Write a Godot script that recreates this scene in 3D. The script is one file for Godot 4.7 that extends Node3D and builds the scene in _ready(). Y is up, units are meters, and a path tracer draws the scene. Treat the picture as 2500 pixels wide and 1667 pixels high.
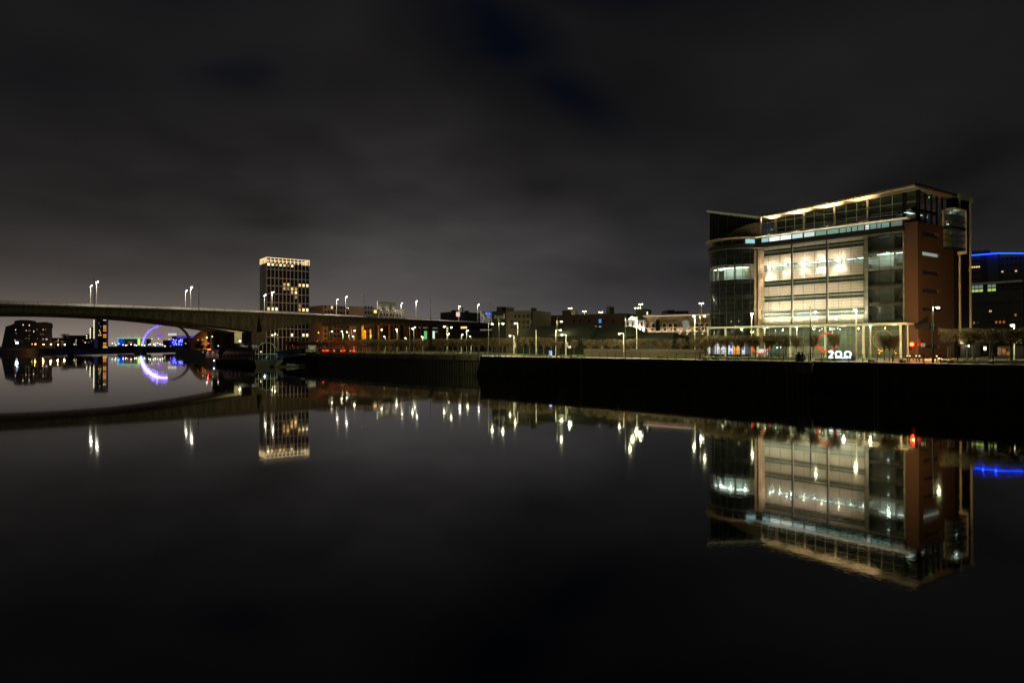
extends Node3D
# A river at night: city quay, motorway bridge and a floodlit office block mirrored in still water.
# Pixel positions (in the photograph's 2500 x 1667 grid) give directions; distances come from the ground, quay or wall a thing touches.
const F := 1633.0
const CX := 1250.0
const HY := 846.0
const EYE := 7.3
const GY := 5.0
const LAMP_WHITE := Color(1.0, 0.97, 0.82)
var mats := {}
var box_cache := {}
var tube_cache := {}
var ball_cache := {}
var taken := {}
var rng := RandomNumberGenerator.new()
var tree_crowns: Array = []
var tree_trunk: ArrayMesh
var noise_soft: NoiseTexture2D
var noise_fine: NoiseTexture2D
var noise_streak: ImageTexture


func lin(r: float, g: float, b: float) -> Color:
	return Color(r, g, b).linear_to_srgb()


func pix(x: float, y: float, d: float) -> Vector3:
	return Vector3((x - CX) / F * d, EYE + (HY - y) / F * d, -d)


func dist_on(x: float, n: float) -> float:  # distance at which a pixel column meets the line n metres inland, parallel to the quay
	return n / ((x - CX) / F * 0.727 + 0.686)


func on_quay(x: float, n: float, h := GY) -> Vector3:
	var d := dist_on(x, n)
	return Vector3((x - CX) / F * d, h, -d)


func quay(s: float, n: float, h := GY) -> Vector3:
	return Vector3(-0.686 * s + 0.727 * n, h, -(0.727 * s + 0.686 * n))


func along(x: float, n: float) -> float:
	var p := on_quay(x, n)
	return -0.686 * p.x - 0.727 * p.z


func high(y: float, d: float) -> float:
	return EYE + (HY - y) / F * d


func hit(node: Node3D, x: float, y: float, w := 0.0) -> Vector3:  # where a pixel's ray meets the plane z = w of a thing
	var inv := node.transform.affine_inverse()
	var o := inv * Vector3(0, EYE, 0)
	var v := inv.basis * Vector3((x - CX) / F, (HY - y) / F, -1)
	return o + v * ((w - o.z) / v.z)


# ---------------------------------------------------------------- names and nodes
func numbered(called: String) -> String:
	var k: int = taken.get(called, 0)
	taken[called] = k + 1
	return called if k == 0 else "%s_%03d" % [called, k]


func tag(o: Node3D, label: String, category: String, group := "") -> Node3D:
	o.set_meta("label", label)
	o.set_meta("category", category)
	if group != "":
		o.set_meta("group", group)
	return o


func thing(called: String, label: String, category: String, at: Vector3, yaw := 0.0, group := "") -> Node3D:
	var o := Node3D.new()
	o.name = numbered(called)
	add_child(o)
	o.position = at
	o.rotation.y = yaw
	return tag(o, label, category, group)


func copy_of(src: Node3D, called: String, at: Vector3, yaw := 0.0) -> Node3D:
	var o: Node3D = src.duplicate()
	o.name = numbered(called)
	add_child(o)
	o.position = at
	o.rotation.y = yaw
	return o


func put(parent: Node3D, called: String, mesh: Mesh, mat: Material, t := Transform3D.IDENTITY) -> MeshInstance3D:
	var o := MeshInstance3D.new()
	o.name = numbered(called) if parent == self else called
	o.mesh = mesh
	o.material_override = mat
	parent.add_child(o, true)
	o.transform = t
	return o


func structure(called: String, mesh: Mesh, mat: Material, label := "") -> MeshInstance3D:
	var o := put(self, called, mesh, mat)
	o.set_meta("kind", "structure")
	if label != "":
		o.set_meta("label", label)
	return o


func group_node(parent: Node3D, called: String, t := Transform3D.IDENTITY) -> Node3D:
	var o := Node3D.new()
	o.name = called
	parent.add_child(o, true)
	o.transform = t
	return o


func box(parent: Node3D, called: String, c: Vector3, s: Vector3, mat: Material, yaw := 0.0) -> MeshInstance3D:
	var key := s.snapped(Vector3.ONE * 0.002)
	if not box_cache.has(key):
		var b := BoxMesh.new()
		b.size = key
		box_cache[key] = b
	return put(parent, called, box_cache[key], mat, Transform3D(Basis(Vector3.UP, yaw), c))


func span(parent: Node3D, called: String, a: Vector3, b: Vector3, mat: Material) -> MeshInstance3D:  # a box between two corners
	return box(parent, called, (a + b) * 0.5, (a - b).abs(), mat)


func tube_basis(v: Vector3) -> Basis:
	var y := v.normalized()
	var x := y.cross(Vector3(0.31, 0.2, 0.93)).normalized()
	if absf(y.y) > 0.999:
		x = Vector3.RIGHT
	return Basis(x, y, x.cross(y))


func tube(parent: Node3D, called: String, a: Vector3, b: Vector3, r0: float, r1: float, mat: Material, seg := 8) -> MeshInstance3D:
	var length := snappedf(a.distance_to(b), 0.005)
	var key := [snappedf(r0, 0.001), snappedf(r1, 0.001), length, seg]
	if not tube_cache.has(key):
		var c := CylinderMesh.new()
		c.bottom_radius = key[0]
		c.top_radius = key[1]
		c.height = length
		c.radial_segments = seg
		c.rings = 0
		tube_cache[key] = c
	return put(parent, called, tube_cache[key], mat, Transform3D(tube_basis(b - a), (a + b) * 0.5))


func ball(parent: Node3D, called: String, c: Vector3, r: float, mat: Material, squash := 1.0) -> MeshInstance3D:
	var key := [snappedf(r, 0.005), snappedf(squash, 0.05)]
	if not ball_cache.has(key):
		var m := SphereMesh.new()
		m.radius = key[0]
		m.height = 2.0 * key[0] * key[1]
		m.radial_segments = 14
		m.rings = 7
		ball_cache[key] = m
	return put(parent, called, ball_cache[key], mat, Transform3D(Basis.IDENTITY, c))


func torus(parent: Node3D, called: String, c: Vector3, r: float, thick: float, mat: Material, face: Vector3) -> MeshInstance3D:
	var t := TorusMesh.new()
	t.outer_radius = r
	t.inner_radius = r - thick
	t.rings = 48
	t.ring_segments = 10
	return put(parent, called, t, mat, Transform3D(tube_basis(face), c))


func quad(st: SurfaceTool, a: Vector3, b: Vector3, c: Vector3, d: Vector3) -> void:
	for v in [a, b, c, a, c, d]:
		st.add_vertex(v)


func tri(st: SurfaceTool, a: Vector3, b: Vector3, c: Vector3) -> void:
	for v in [a, b, c]:
		st.add_vertex(v)


func start() -> SurfaceTool:
	var st := SurfaceTool.new()
	st.begin(Mesh.PRIMITIVE_TRIANGLES)
	st.set_smooth_group(-1)
	return st


func done(st: SurfaceTool) -> ArrayMesh:
	st.generate_normals()
	return st.commit()


func prism(plan: PackedVector2Array, y0: float, y1: float) -> ArrayMesh:  # plan in (x, z)
	return prism_tops(plan, y0, PackedFloat32Array(), y1)


func prism_tops(plan: PackedVector2Array, y0: float, tops: PackedFloat32Array, y1 := 0.0) -> ArrayMesh:
	var st := start()
	var n := plan.size()
	var tp := func(i): return tops[i] if tops.size() else y1
	for i in n:
		var j := (i + 1) % n
		var a := Vector3(plan[i].x, y0, plan[i].y)
		var b := Vector3(plan[j].x, y0, plan[j].y)
		quad(st, a, b, Vector3(b.x, tp.call(j), b.z), Vector3(a.x, tp.call(i), a.z))
	var idx := Geometry2D.triangulate_polygon(plan)
	for k in range(0, idx.size(), 3):
		var p := [plan[idx[k]], plan[idx[k + 1]], plan[idx[k + 2]]]
		tri(st, Vector3(p[0].x, tp.call(idx[k]), p[0].y), Vector3(p[1].x, tp.call(idx[k + 1]), p[1].y), Vector3(p[2].x, tp.call(idx[k + 2]), p[2].y))
		tri(st, Vector3(p[0].x, y0, p[0].y), Vector3(p[2].x, y0, p[2].y), Vector3(p[1].x, y0, p[1].y))
	return done(st)


func slab(outline: PackedVector2Array, z0: float, z1: float) -> ArrayMesh:  # an outline in (x, y) with thickness along z
	var st := start()
	var n := outline.size()
	for i in n:
		var j := (i + 1) % n
		quad(st, Vector3(outline[i].x, outline[i].y, z0), Vector3(outline[j].x, outline[j].y, z0), Vector3(outline[j].x, outline[j].y, z1), Vector3(outline[i].x, outline[i].y, z1))
	var idx := Geometry2D.triangulate_polygon(outline)
	for k in range(0, idx.size(), 3):
		var p := [outline[idx[k]], outline[idx[k + 1]], outline[idx[k + 2]]]
		tri(st, Vector3(p[0].x, p[0].y, z1), Vector3(p[1].x, p[1].y, z1), Vector3(p[2].x, p[2].y, z1))
		tri(st, Vector3(p[0].x, p[0].y, z0), Vector3(p[2].x, p[2].y, z0), Vector3(p[1].x, p[1].y, z0))
	return done(st)


func loft(rings: Array) -> ArrayMesh:
	var st := start()
	for i in rings.size() - 1:
		var a: PackedVector3Array = rings[i]
		var b: PackedVector3Array = rings[i + 1]
		for k in a.size():
			var l := (k + 1) % a.size()
			quad(st, a[k], a[l], b[l], b[k])
	for ring in [rings[0], rings[-1]]:
		for k in range(1, ring.size() - 1):
			tri(st, ring[0], ring[k], ring[k + 1])
	return done(st)


func stick(st: SurfaceTool, a: Vector3, b: Vector3, r0: float, r1: float, seg := 3) -> void:
	var bs := tube_basis(b - a)
	for k in seg:
		var t0 := TAU * k / seg
		var t1 := TAU * (k + 1) / seg
		var u := bs.x * cos(t0) + bs.z * sin(t0)
		var v := bs.x * cos(t1) + bs.z * sin(t1)
		quad(st, a + u * r0, a + v * r0, b + v * r1, b + u * r1)


# ---------------------------------------------------------------- materials
func mat(called: String, c: Color, rough := 0.8, metal := 0.0, tex: Texture2D = null, scale := 0.2, bump := 0.0) -> StandardMaterial3D:
	if not mats.has(called):
		var m := StandardMaterial3D.new()
		m.resource_name = called
		m.albedo_color = c
		m.roughness = rough
		m.metallic = metal
		if tex:
			m.albedo_texture = tex
			m.uv1_triplanar = true
			m.uv1_world_triplanar = true
			m.uv1_scale = Vector3.ONE * scale
		if bump > 0.0:
			m.heightmap_enabled = true
			m.heightmap_texture = noise_fine
			m.heightmap_scale = bump
		mats[called] = m
	return mats[called]


func glow(called: String, c: Color, energy: float, tex: Texture2D = null) -> StandardMaterial3D:
	if not mats.has(called):
		var m := StandardMaterial3D.new()
		m.resource_name = called
		m.albedo_color = Color(0.05, 0.05, 0.05)
		m.roughness = 0.6
		m.emission_enabled = true
		m.emission = c
		m.emission_energy_multiplier = energy
		if tex:
			m.emission_texture = tex
			m.emission_operator = BaseMaterial3D.EMISSION_OP_MULTIPLY
		mats[called] = m
	return mats[called]


func glass(called: String, alpha: float, c := Color(0.6, 0.7, 0.65)) -> StandardMaterial3D:
	if not mats.has(called):
		var m := StandardMaterial3D.new()
		m.resource_name = called
		m.albedo_color = Color(c.r, c.g, c.b, alpha)
		m.transparency = BaseMaterial3D.TRANSPARENCY_ALPHA
		m.roughness = 0.02
		mats[called] = m
	return mats[called]


func noise_tex(freq: float, lo: float, hi: float, seed: int, size := 512) -> NoiseTexture2D:
	var n := FastNoiseLite.new()
	n.seed = seed
	n.noise_type = FastNoiseLite.TYPE_SIMPLEX_SMOOTH
	n.frequency = freq
	n.fractal_octaves = 5
	var g := Gradient.new()
	g.offsets = PackedFloat32Array([0.15, 0.85])
	g.colors = PackedColorArray([Color(lo, lo, lo), Color(hi, hi, hi)])
	var t := NoiseTexture2D.new()
	t.width = size
	t.height = size
	t.seamless = true
	t.noise = n
	t.color_ramp = g
	return t


func lamp(parent: Node3D, at: Vector3, energy: float, c := Color(1.0, 0.98, 0.70), size := 0.15) -> OmniLight3D:
	var l := OmniLight3D.new()
	l.name = "lamp_light"
	l.light_energy = energy
	l.light_color = c
	l.light_size = size
	l.omni_range = 120.0
	l.omni_attenuation = 2.0
	l.shadow_enabled = true
	parent.add_child(l, true)
	l.position = at
	return l


func spot(parent: Node3D, at: Vector3, towards: Vector3, angle: float, energy: float, c := LAMP_WHITE, size := 0.15) -> SpotLight3D:
	var l := SpotLight3D.new()
	l.name = "spot_light"
	l.light_energy = energy
	l.light_color = c
	l.light_size = size
	l.spot_angle = angle
	l.spot_angle_attenuation = 0.8
	l.spot_range = 120.0
	l.shadow_enabled = true
	parent.add_child(l, true)
	var up := Vector3.UP if absf(towards.normalized().y) < 0.98 else Vector3.RIGHT
	l.transform = Transform3D(Basis.looking_at(towards, up), at)
	return l


func text_mesh(what: String, height: float, depth: float, bold := true) -> TextMesh:
	var f := SystemFont.new()
	f.font_names = PackedStringArray(["Droid Sans"])
	f.font_weight = 700 if bold else 400
	var t := TextMesh.new()
	t.text = what
	t.font = f
	t.font_size = 64
	t.pixel_size = height / 46.0
	t.depth = depth
	t.curve_step = 4.0
	return t


func _ready() -> void:
	rng.seed = 20240611
	make_camera_and_sky()
	make_materials()
	make_setting()
	make_trees_source()
	make_office_building()
	make_motorway_bridge()
	make_city()
	make_far_bank()
	make_vessel()
	make_quay_things()
	make_lamps()
	make_street_things()


func sky_color(dir: Vector3, n1: FastNoiseLite, n2: FastNoiseLite) -> Color:
	var el := rad_to_deg(asin(clampf(dir.y, -1, 1)))
	if el < -2.0:
		return Color(0.012, 0.012, 0.013)
	el = maxf(el, 0.0)
	var az := rad_to_deg(atan2(dir.x, -dir.z))
	# city glow on the underside of the cloud, warmest low down
	var low := exp(-el / 2.3)
	var mid := exp(-el / 9.5)
	var lobe := exp(-pow((az + 8.0) / (18.0 if az < -8.0 else 15.0), 2))
	var side := 0.29 + 0.71 * lobe
	var cool := clampf(inverse_lerp(-4.0, 14.0, az), 0.0, 1.0) * exp(-el / 8.0)
	var west := 0.2 + 0.8 * exp(-pow((az + 33.0) / 21.0, 2))
	var q := Vector2(dir.x, dir.z) / (dir.y + 0.16)
	var c1 := n1.get_noise_2d(q.x * 42.0, q.y * 42.0)
	var c2 := n2.get_noise_2d(q.x * 42.0 + 90.0, q.y * 42.0)
	var cloud := clampf(0.95 + 0.74 * c1 + 0.2 * c2, 0.3, 1.5)
	cloud = lerpf(1.0, cloud, clampf(el / 10.0, 0.25, 1.0))
	var gap := 0.0
	for h in [[-2.5, 25.5, 6.5, 3.6, -0.35, 1.0], [4.5, 20.8, 5.5, 2.4, -0.45, 0.75], [-22.0, 20.8, 5.0, 1.9, 0.1, 0.6], [-34.0, 18.6, 5.5, 2.2, 0.1, 0.3], [-28.0, 26.0, 9.0, 3.0, 0.1, 0.4], [10.0, 29.0, 12.0, 3.0, -0.1, 0.8]]:
		var dx: float = (az - h[0]) * cos(deg_to_rad(el))
		var dy: float = el - h[1] - dx * h[4]
		gap = maxf(gap, exp(-pow(dx / h[2], 2) - pow(dy / h[3], 2)) * clampf(1.0 + 0.9 * c2, 0.5, 1.1) * h[5])
	var g := 0.0055 + 0.097 * mid * side
	var base := Color(g * (1.05 - 0.12 * cool), g * 0.975, g * (0.975 + 0.2 * cool)) * cloud
	var warm := Color(0.27, 0.215, 0.175) * (low * west)
	var c := base + warm
	c = c.lerp(Color(0.0012, 0.0022, 0.0060), clampf(gap, 0.0, 0.92))
	c.a = 1.0
	return c


func make_camera_and_sky() -> void:
	var cam := Camera3D.new()
	cam.name = "camera"
	cam.fov = 2.0 * rad_to_deg(atan(833.5 / F))
	cam.near = 0.5
	cam.far = 9000.0
	add_child(cam)
	cam.position = Vector3(0, EYE, 0)
	cam.rotation.x = atan((HY - 833.5) / F)
	cam.current = true
	var n1 := FastNoiseLite.new()
	n1.seed = 11
	n1.frequency = 0.011
	n1.fractal_octaves = 4
	var n2 := FastNoiseLite.new()
	n2.seed = 29
	n2.frequency = 0.05
	n2.fractal_octaves = 3
	var w := 1536
	var h := 768
	var im := Image.create(w, h, false, Image.FORMAT_RGBF)
	for j in h:
		var th := PI * (j + 0.5) / h
		for i in w:
			var ph := TAU * (i + 0.5) / w
			if j > h / 2 + 12:
				im.set_pixel(i, j, Color(0.012, 0.012, 0.013))
			else:
				im.set_pixel(i, j, sky_color(Vector3(sin(th) * sin(ph), cos(th), -sin(th) * cos(ph)), n1, n2))
	var pan := PanoramaSkyMaterial.new()
	pan.panorama = ImageTexture.create_from_image(im)
	var sky := Sky.new()
	sky.sky_material = pan
	var env := Environment.new()
	env.background_mode = Environment.BG_SKY
	env.sky = sky
	env.tonemap_mode = Environment.TONE_MAPPER_LINEAR
	env.tonemap_exposure = 1.0
	env.sdfgi_enabled = true
	env.ssao_enabled = true
	env.ssil_enabled = true
	var we := WorldEnvironment.new()
	we.name = "night_environment"
	we.environment = env
	add_child(we)


func make_materials() -> void:
	noise_soft = noise_tex(0.012, 0.62, 1.0, 3)
	noise_fine = noise_tex(0.06, 0.7, 1.0, 5)
	var st := Image.create(256, 256, false, Image.FORMAT_RGB8)
	var n := FastNoiseLite.new()
	n.seed = 8
	n.frequency = 0.05
	n.fractal_octaves = 4
	for j in 256:
		for i in 256:
			var a := TAU * i / 256.0
			var v := n.get_noise_3d(cos(a) * 60.0, sin(a) * 60.0, 18.0 * sin(TAU * j / 256.0))
			var g := clampf(0.8 + 0.45 * v, 0.4, 1.0)
			st.set_pixel(i, j, Color(g, g * 0.985, g * 0.96))
	noise_streak = ImageTexture.create_from_image(st)
	mat("stone", lin(0.50, 0.435, 0.365), 0.85, 0.0, noise_fine, 0.4)
	mat("stone_brown", lin(0.26, 0.19, 0.12), 0.9, 0.0, noise_soft, 0.16)
	mat("sandstone", lin(0.34, 0.24, 0.15), 0.9, 0.0, noise_fine, 0.15)
	mat("red_brick", lin(0.10, 0.046, 0.028), 0.9, 0.0, noise_fine, 0.3)
	mat("dim_brick", lin(0.09, 0.055, 0.045), 0.92, 0.0, noise_fine, 0.1)
	mat("brown_brick", lin(0.115, 0.088, 0.066), 0.92, 0.0, noise_fine, 0.1)
	mat("concrete", lin(0.19, 0.162, 0.125), 0.9, 0.0, noise_streak, 0.07)
	mat("night_shed", lin(0.022, 0.024, 0.022), 0.9, 0.0, noise_fine, 0.1)
	mats["night_shed"].metallic_specular = 0.1
	mat("quay_stone", lin(0.075, 0.07, 0.06), 0.92, 0.0, noise_streak, 0.13)
	mat("pale_concrete", lin(0.42, 0.40, 0.36), 0.85, 0.0, noise_fine, 0.2)
	mat("paving", lin(0.28, 0.265, 0.23), 0.85, 0.0, noise_fine, 0.12)
	mat("asphalt", lin(0.06, 0.06, 0.06), 0.7, 0.0, noise_fine, 0.2)
	mat("grass", lin(0.055, 0.10, 0.018), 0.95, 0.0, noise_fine, 0.35)
	mat("earth", lin(0.06, 0.055, 0.045), 0.95, 0.0, noise_fine, 0.05)
	mat("twig", lin(0.085, 0.055, 0.028), 0.9)
	mat("bark", lin(0.12, 0.105, 0.075), 0.9, 0.0, noise_fine, 0.8)
	mat("scrub", lin(0.045, 0.05, 0.028), 0.95)
	mat("dark_metal", lin(0.022, 0.022, 0.022), 0.5, 0.3)
	mat("black_clad", lin(0.014, 0.014, 0.015), 0.85, 0.0)
	mats["black_clad"].metallic_specular = 0.2
	mat("added_barrier_white", lin(0.80, 0.75, 0.72), 0.8, 0.0, noise_fine, 0.1)
	mat("grey_clad", lin(0.13, 0.135, 0.14), 0.7, 0.0, noise_fine, 0.1)
	mat("slate", lin(0.055, 0.062, 0.066), 0.75, 0.0, noise_fine, 0.15)
	mat("white_render", lin(0.5, 0.5, 0.48), 0.85, 0.0, noise_soft, 0.1)
	mat("white_metal", lin(0.62, 0.61, 0.57), 0.45, 0.0)
	mat("steel", lin(0.34, 0.34, 0.32), 0.4, 0.6)
	mat("green_grey", lin(0.22, 0.235, 0.20), 0.7, 0.0, noise_soft, 0.1)
	mat("timber_soffit", lin(0.5, 0.41, 0.29), 0.6, 0.0, noise_soft, 0.2)
	mat("navy", lin(0.008, 0.014, 0.045), 0.5)
	mat("dark_glass", lin(0.012, 0.015, 0.014), 0.04)
	mat("room_wall", lin(0.42, 0.45, 0.42), 0.9)
	mat("carpet", lin(0.06, 0.065, 0.07), 0.95)
	glass("clear_glass", 0.06)
	glass("green_glass", 0.58, Color(0.03, 0.045, 0.04))
	glass("bay_glass", 0.3, Color(0.04, 0.055, 0.045))
	glow("lamp_glow", LAMP_WHITE, 14.0)
	glow("lamp_glow_warm", Color(1.0, 0.82, 0.58), 16.0)
	glow("lamp_glow_amber", Color(1.0, 0.6, 0.12), 16.0)
	glow("lamp_glow_cold", Color(0.72, 0.9, 1.0), 26.0)
	glow("lamp_dim", Color(1.0, 0.95, 0.8), 3.0)
	glow("lit_warm", Color(1.0, 0.80, 0.46), 1.5)
	glow("lit_amber", Color(1.0, 0.66, 0.24), 1.0)
	glow("lit_white", Color(0.93, 1.0, 0.94), 1.5)
	glow("lit_cool", Color(0.70, 0.95, 0.95), 0.75)
	glow("lit_faint", Color(0.85, 0.95, 0.85), 0.22)
	glow("lit_blue", Color(0.3, 0.6, 1.0), 1.0)
	glow("red_signal", Color(1.0, 0.16, 0.05), 38.0)
	glow("tail_red", Color(1.0, 0.14, 0.05), 18.0)


func make_setting() -> void:
	# river: still water, a mirror at low angles
	var water := StandardMaterial3D.new()
	water.resource_name = "river_water"
	water.albedo_color = lin(0.004, 0.0045, 0.004)
	water.roughness = 0.016
	water.metallic_specular = 0.52
	water.clearcoat_enabled = true
	water.clearcoat = 0.7
	water.clearcoat_roughness = 0.016
	water.heightmap_enabled = true
	water.heightmap_texture = noise_fine
	water.heightmap_scale = 0.2
	water.uv1_triplanar = true
	water.uv1_world_triplanar = true
	water.uv1_scale = Vector3(0.11, 0.11, 0.11)
	var pm := PlaneMesh.new()
	pm.size = Vector2(5200, 5200)
	var river := structure("river", pm, water, "dark still river mirroring the city lights")
	river.position = Vector3(0, 0, -2300)
	# north bank
	var a := quay(-210, 103)
	var b := on_quay(1177, 103)
	var c := on_quay(1177, 113)
	var e := on_quay(600, 115)
	var pts := PackedVector2Array()
	for v in [a, b, c, e]:
		pts.append(Vector2(v.x, v.z))
	for v in [[-329, 653], [-330, 668], [-420, 900], [-470, 1080], [-520, 1500], [-520, 4200], [2600, 4200], [2600, 300], [200, -60]]:
		pts.append(Vector2(v[0], -v[1]))
	structure("ground", prism(pts, -3.0, GY), mats.paving, "paved quayside ground along the river")
	# far south bank
	var south := PackedVector2Array()
	for v in [[-300, 350], [-420, 500], [-535, 713], [-585, 850], [-654, 1142], [-690, 1500], [-700, 4200], [-3200, 4200], [-3200, 350]]:
		south.append(Vector2(v[0], -v[1]))
	structure("far_bank_ground", prism(south, -3.0, GY), mats.earth, "dark far river bank with embankment wall")
	var cap := PackedVector2Array()
	for v in [[-700, 1502], [-519, 1502], [-519, 4190], [-700, 4190]]:
		cap.append(Vector2(v[0], -v[1]))
	structure("far_river_bend_ground", prism(cap, -3.0, 5.1), mats.earth, "dark land closing the river far away")
	# carriageway behind the promenade, lower kerb
	for r in [[124.0, 133.0]]:
		var st := start()
		quad(st, quay(-150, r[0], GY + 0.006), quay(330, r[0] + 12, GY + 0.006), quay(330, r[1] + 12, GY + 0.006), quay(-150, r[1], GY + 0.006))
		structure("road", done(st), mats.asphalt, "asphalt road behind the promenade")
		for n in [r[0], r[1]]:
			var kp := PackedVector2Array()
			for v in [quay(-150, n - 0.15), quay(330, n + 11.85), quay(330, n + 12.15), quay(-150, n + 0.15)]:
				kp.append(Vector2(v.x, v.z))
			structure("road_kerb", prism(kp, GY - 0.05, GY + 0.12), mats.pale_concrete, "pale concrete kerb along the road")


# ---------------------------------------------------------------- trees
func make_trees_source() -> void:
	var st := start()
	stick(st, Vector3.ZERO, Vector3(0.02, 2.0, 0.01), 0.10, 0.07, 7)
	tree_trunk = done(st)
	for v in 4:
		st = start()
		var lo := Vector3(-1.95, 1.85, -1.0)
		var hi := Vector3(1.95, 4.1, 1.0)
		for k in 18:
			var root := Vector3(0.02, rng.randf_range(1.6, 2.1), 0.01)
			var tip := Vector3(lerpf(lo.x, hi.x, (k % 9 + rng.randf()) / 9.0), rng.randf_range(2.3, hi.y) if k < 9 else rng.randf_range(3.5, hi.y), rng.randf_range(lo.z, hi.z) * 0.95)
			var knee := root.lerp(tip, 0.45) + Vector3(0, 0.18, 0)
			stick(st, root, knee, 0.05, 0.036, 4)
			stick(st, knee, tip, 0.036, 0.018, 3)
			for t in 12:
				var f := rng.randf_range(0.25, 1.0)
				var o := root.lerp(knee, f / 0.45) if f < 0.45 else knee.lerp(tip, (f - 0.45) / 0.55)
				var g := Vector3(rng.randf_range(-1, 1), rng.randf_range(-0.35, 1.0), rng.randf_range(-0.8, 0.8)).normalized() * rng.randf_range(0.45, 1.0)
				var e := (o + g).clamp(lo, hi)
				if e.distance_to(o) < 0.12:
					continue
				stick(st, o, e, 0.022, 0.013)
				for s in 3:
					var p := o.lerp(e, rng.randf_range(0.35, 0.95))
					var q := (p + Vector3(rng.randf_range(-1, 1), rng.randf_range(-0.3, 1), rng.randf_range(-1, 1)).normalized() * rng.randf_range(0.25, 0.5)).clamp(lo, hi + Vector3(0, 0.12 * rng.randf(), 0))
					if q.distance_to(p) > 0.06:
						stick(st, p, q, 0.014, 0.009)
		tree_crowns.append(done(st))


func pleached_tree(at: Vector3, yaw: float, size: float, label: String, group: String) -> void:
	var t := thing("clipped_tree", label, "tree", at, yaw, group)
	t.scale = Vector3(size, size * rng.randf_range(0.97, 1.03), size)
	put(t, "trunk", tree_trunk, mats.bark)
	put(t, "crown", tree_crowns[rng.randi() % 4], mats.twig)


# ---------------------------------------------------------------- the floodlit office building
func arc_band(c: Vector2, r0: float, r1: float, a0: float, a1: float, y0: float, y1: float, seg: int) -> ArrayMesh:
	var plan := PackedVector2Array()
	for k in seg + 1:
		var a := lerpf(a0, a1, float(k) / seg)
		plan.append(c + Vector2(cos(a), sin(a)) * r1)
	for k in range(seg, -1, -1):
		var a := lerpf(a0, a1, float(k) / seg)
		plan.append(c + Vector2(cos(a), sin(a)) * r0)
	return prism(plan, y0, y1)


func tilted_plate(plan: PackedVector2Array, x0: float, h0: float, x1: float, h1: float, up: float, down: float) -> ArrayMesh:
	var st := start()
	var n := plan.size()
	var hh := func(x: float) -> float: return lerpf(h0, h1, clampf((x - x0) / (x1 - x0), -0.2, 1.0))
	var at := func(i: int, o: float) -> Vector3: return Vector3(plan[i].x, hh.call(plan[i].x) + o, plan[i].y)
	for i in n:
		var j := (i + 1) % n
		quad(st, at.call(i, down), at.call(j, down), at.call(j, up), at.call(i, up))
	for o in [up, down]:
		for k in range(1, n - 1):
			tri(st, at.call(0, o), at.call(k, o), at.call(k + 1, o))
	return done(st)


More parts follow.
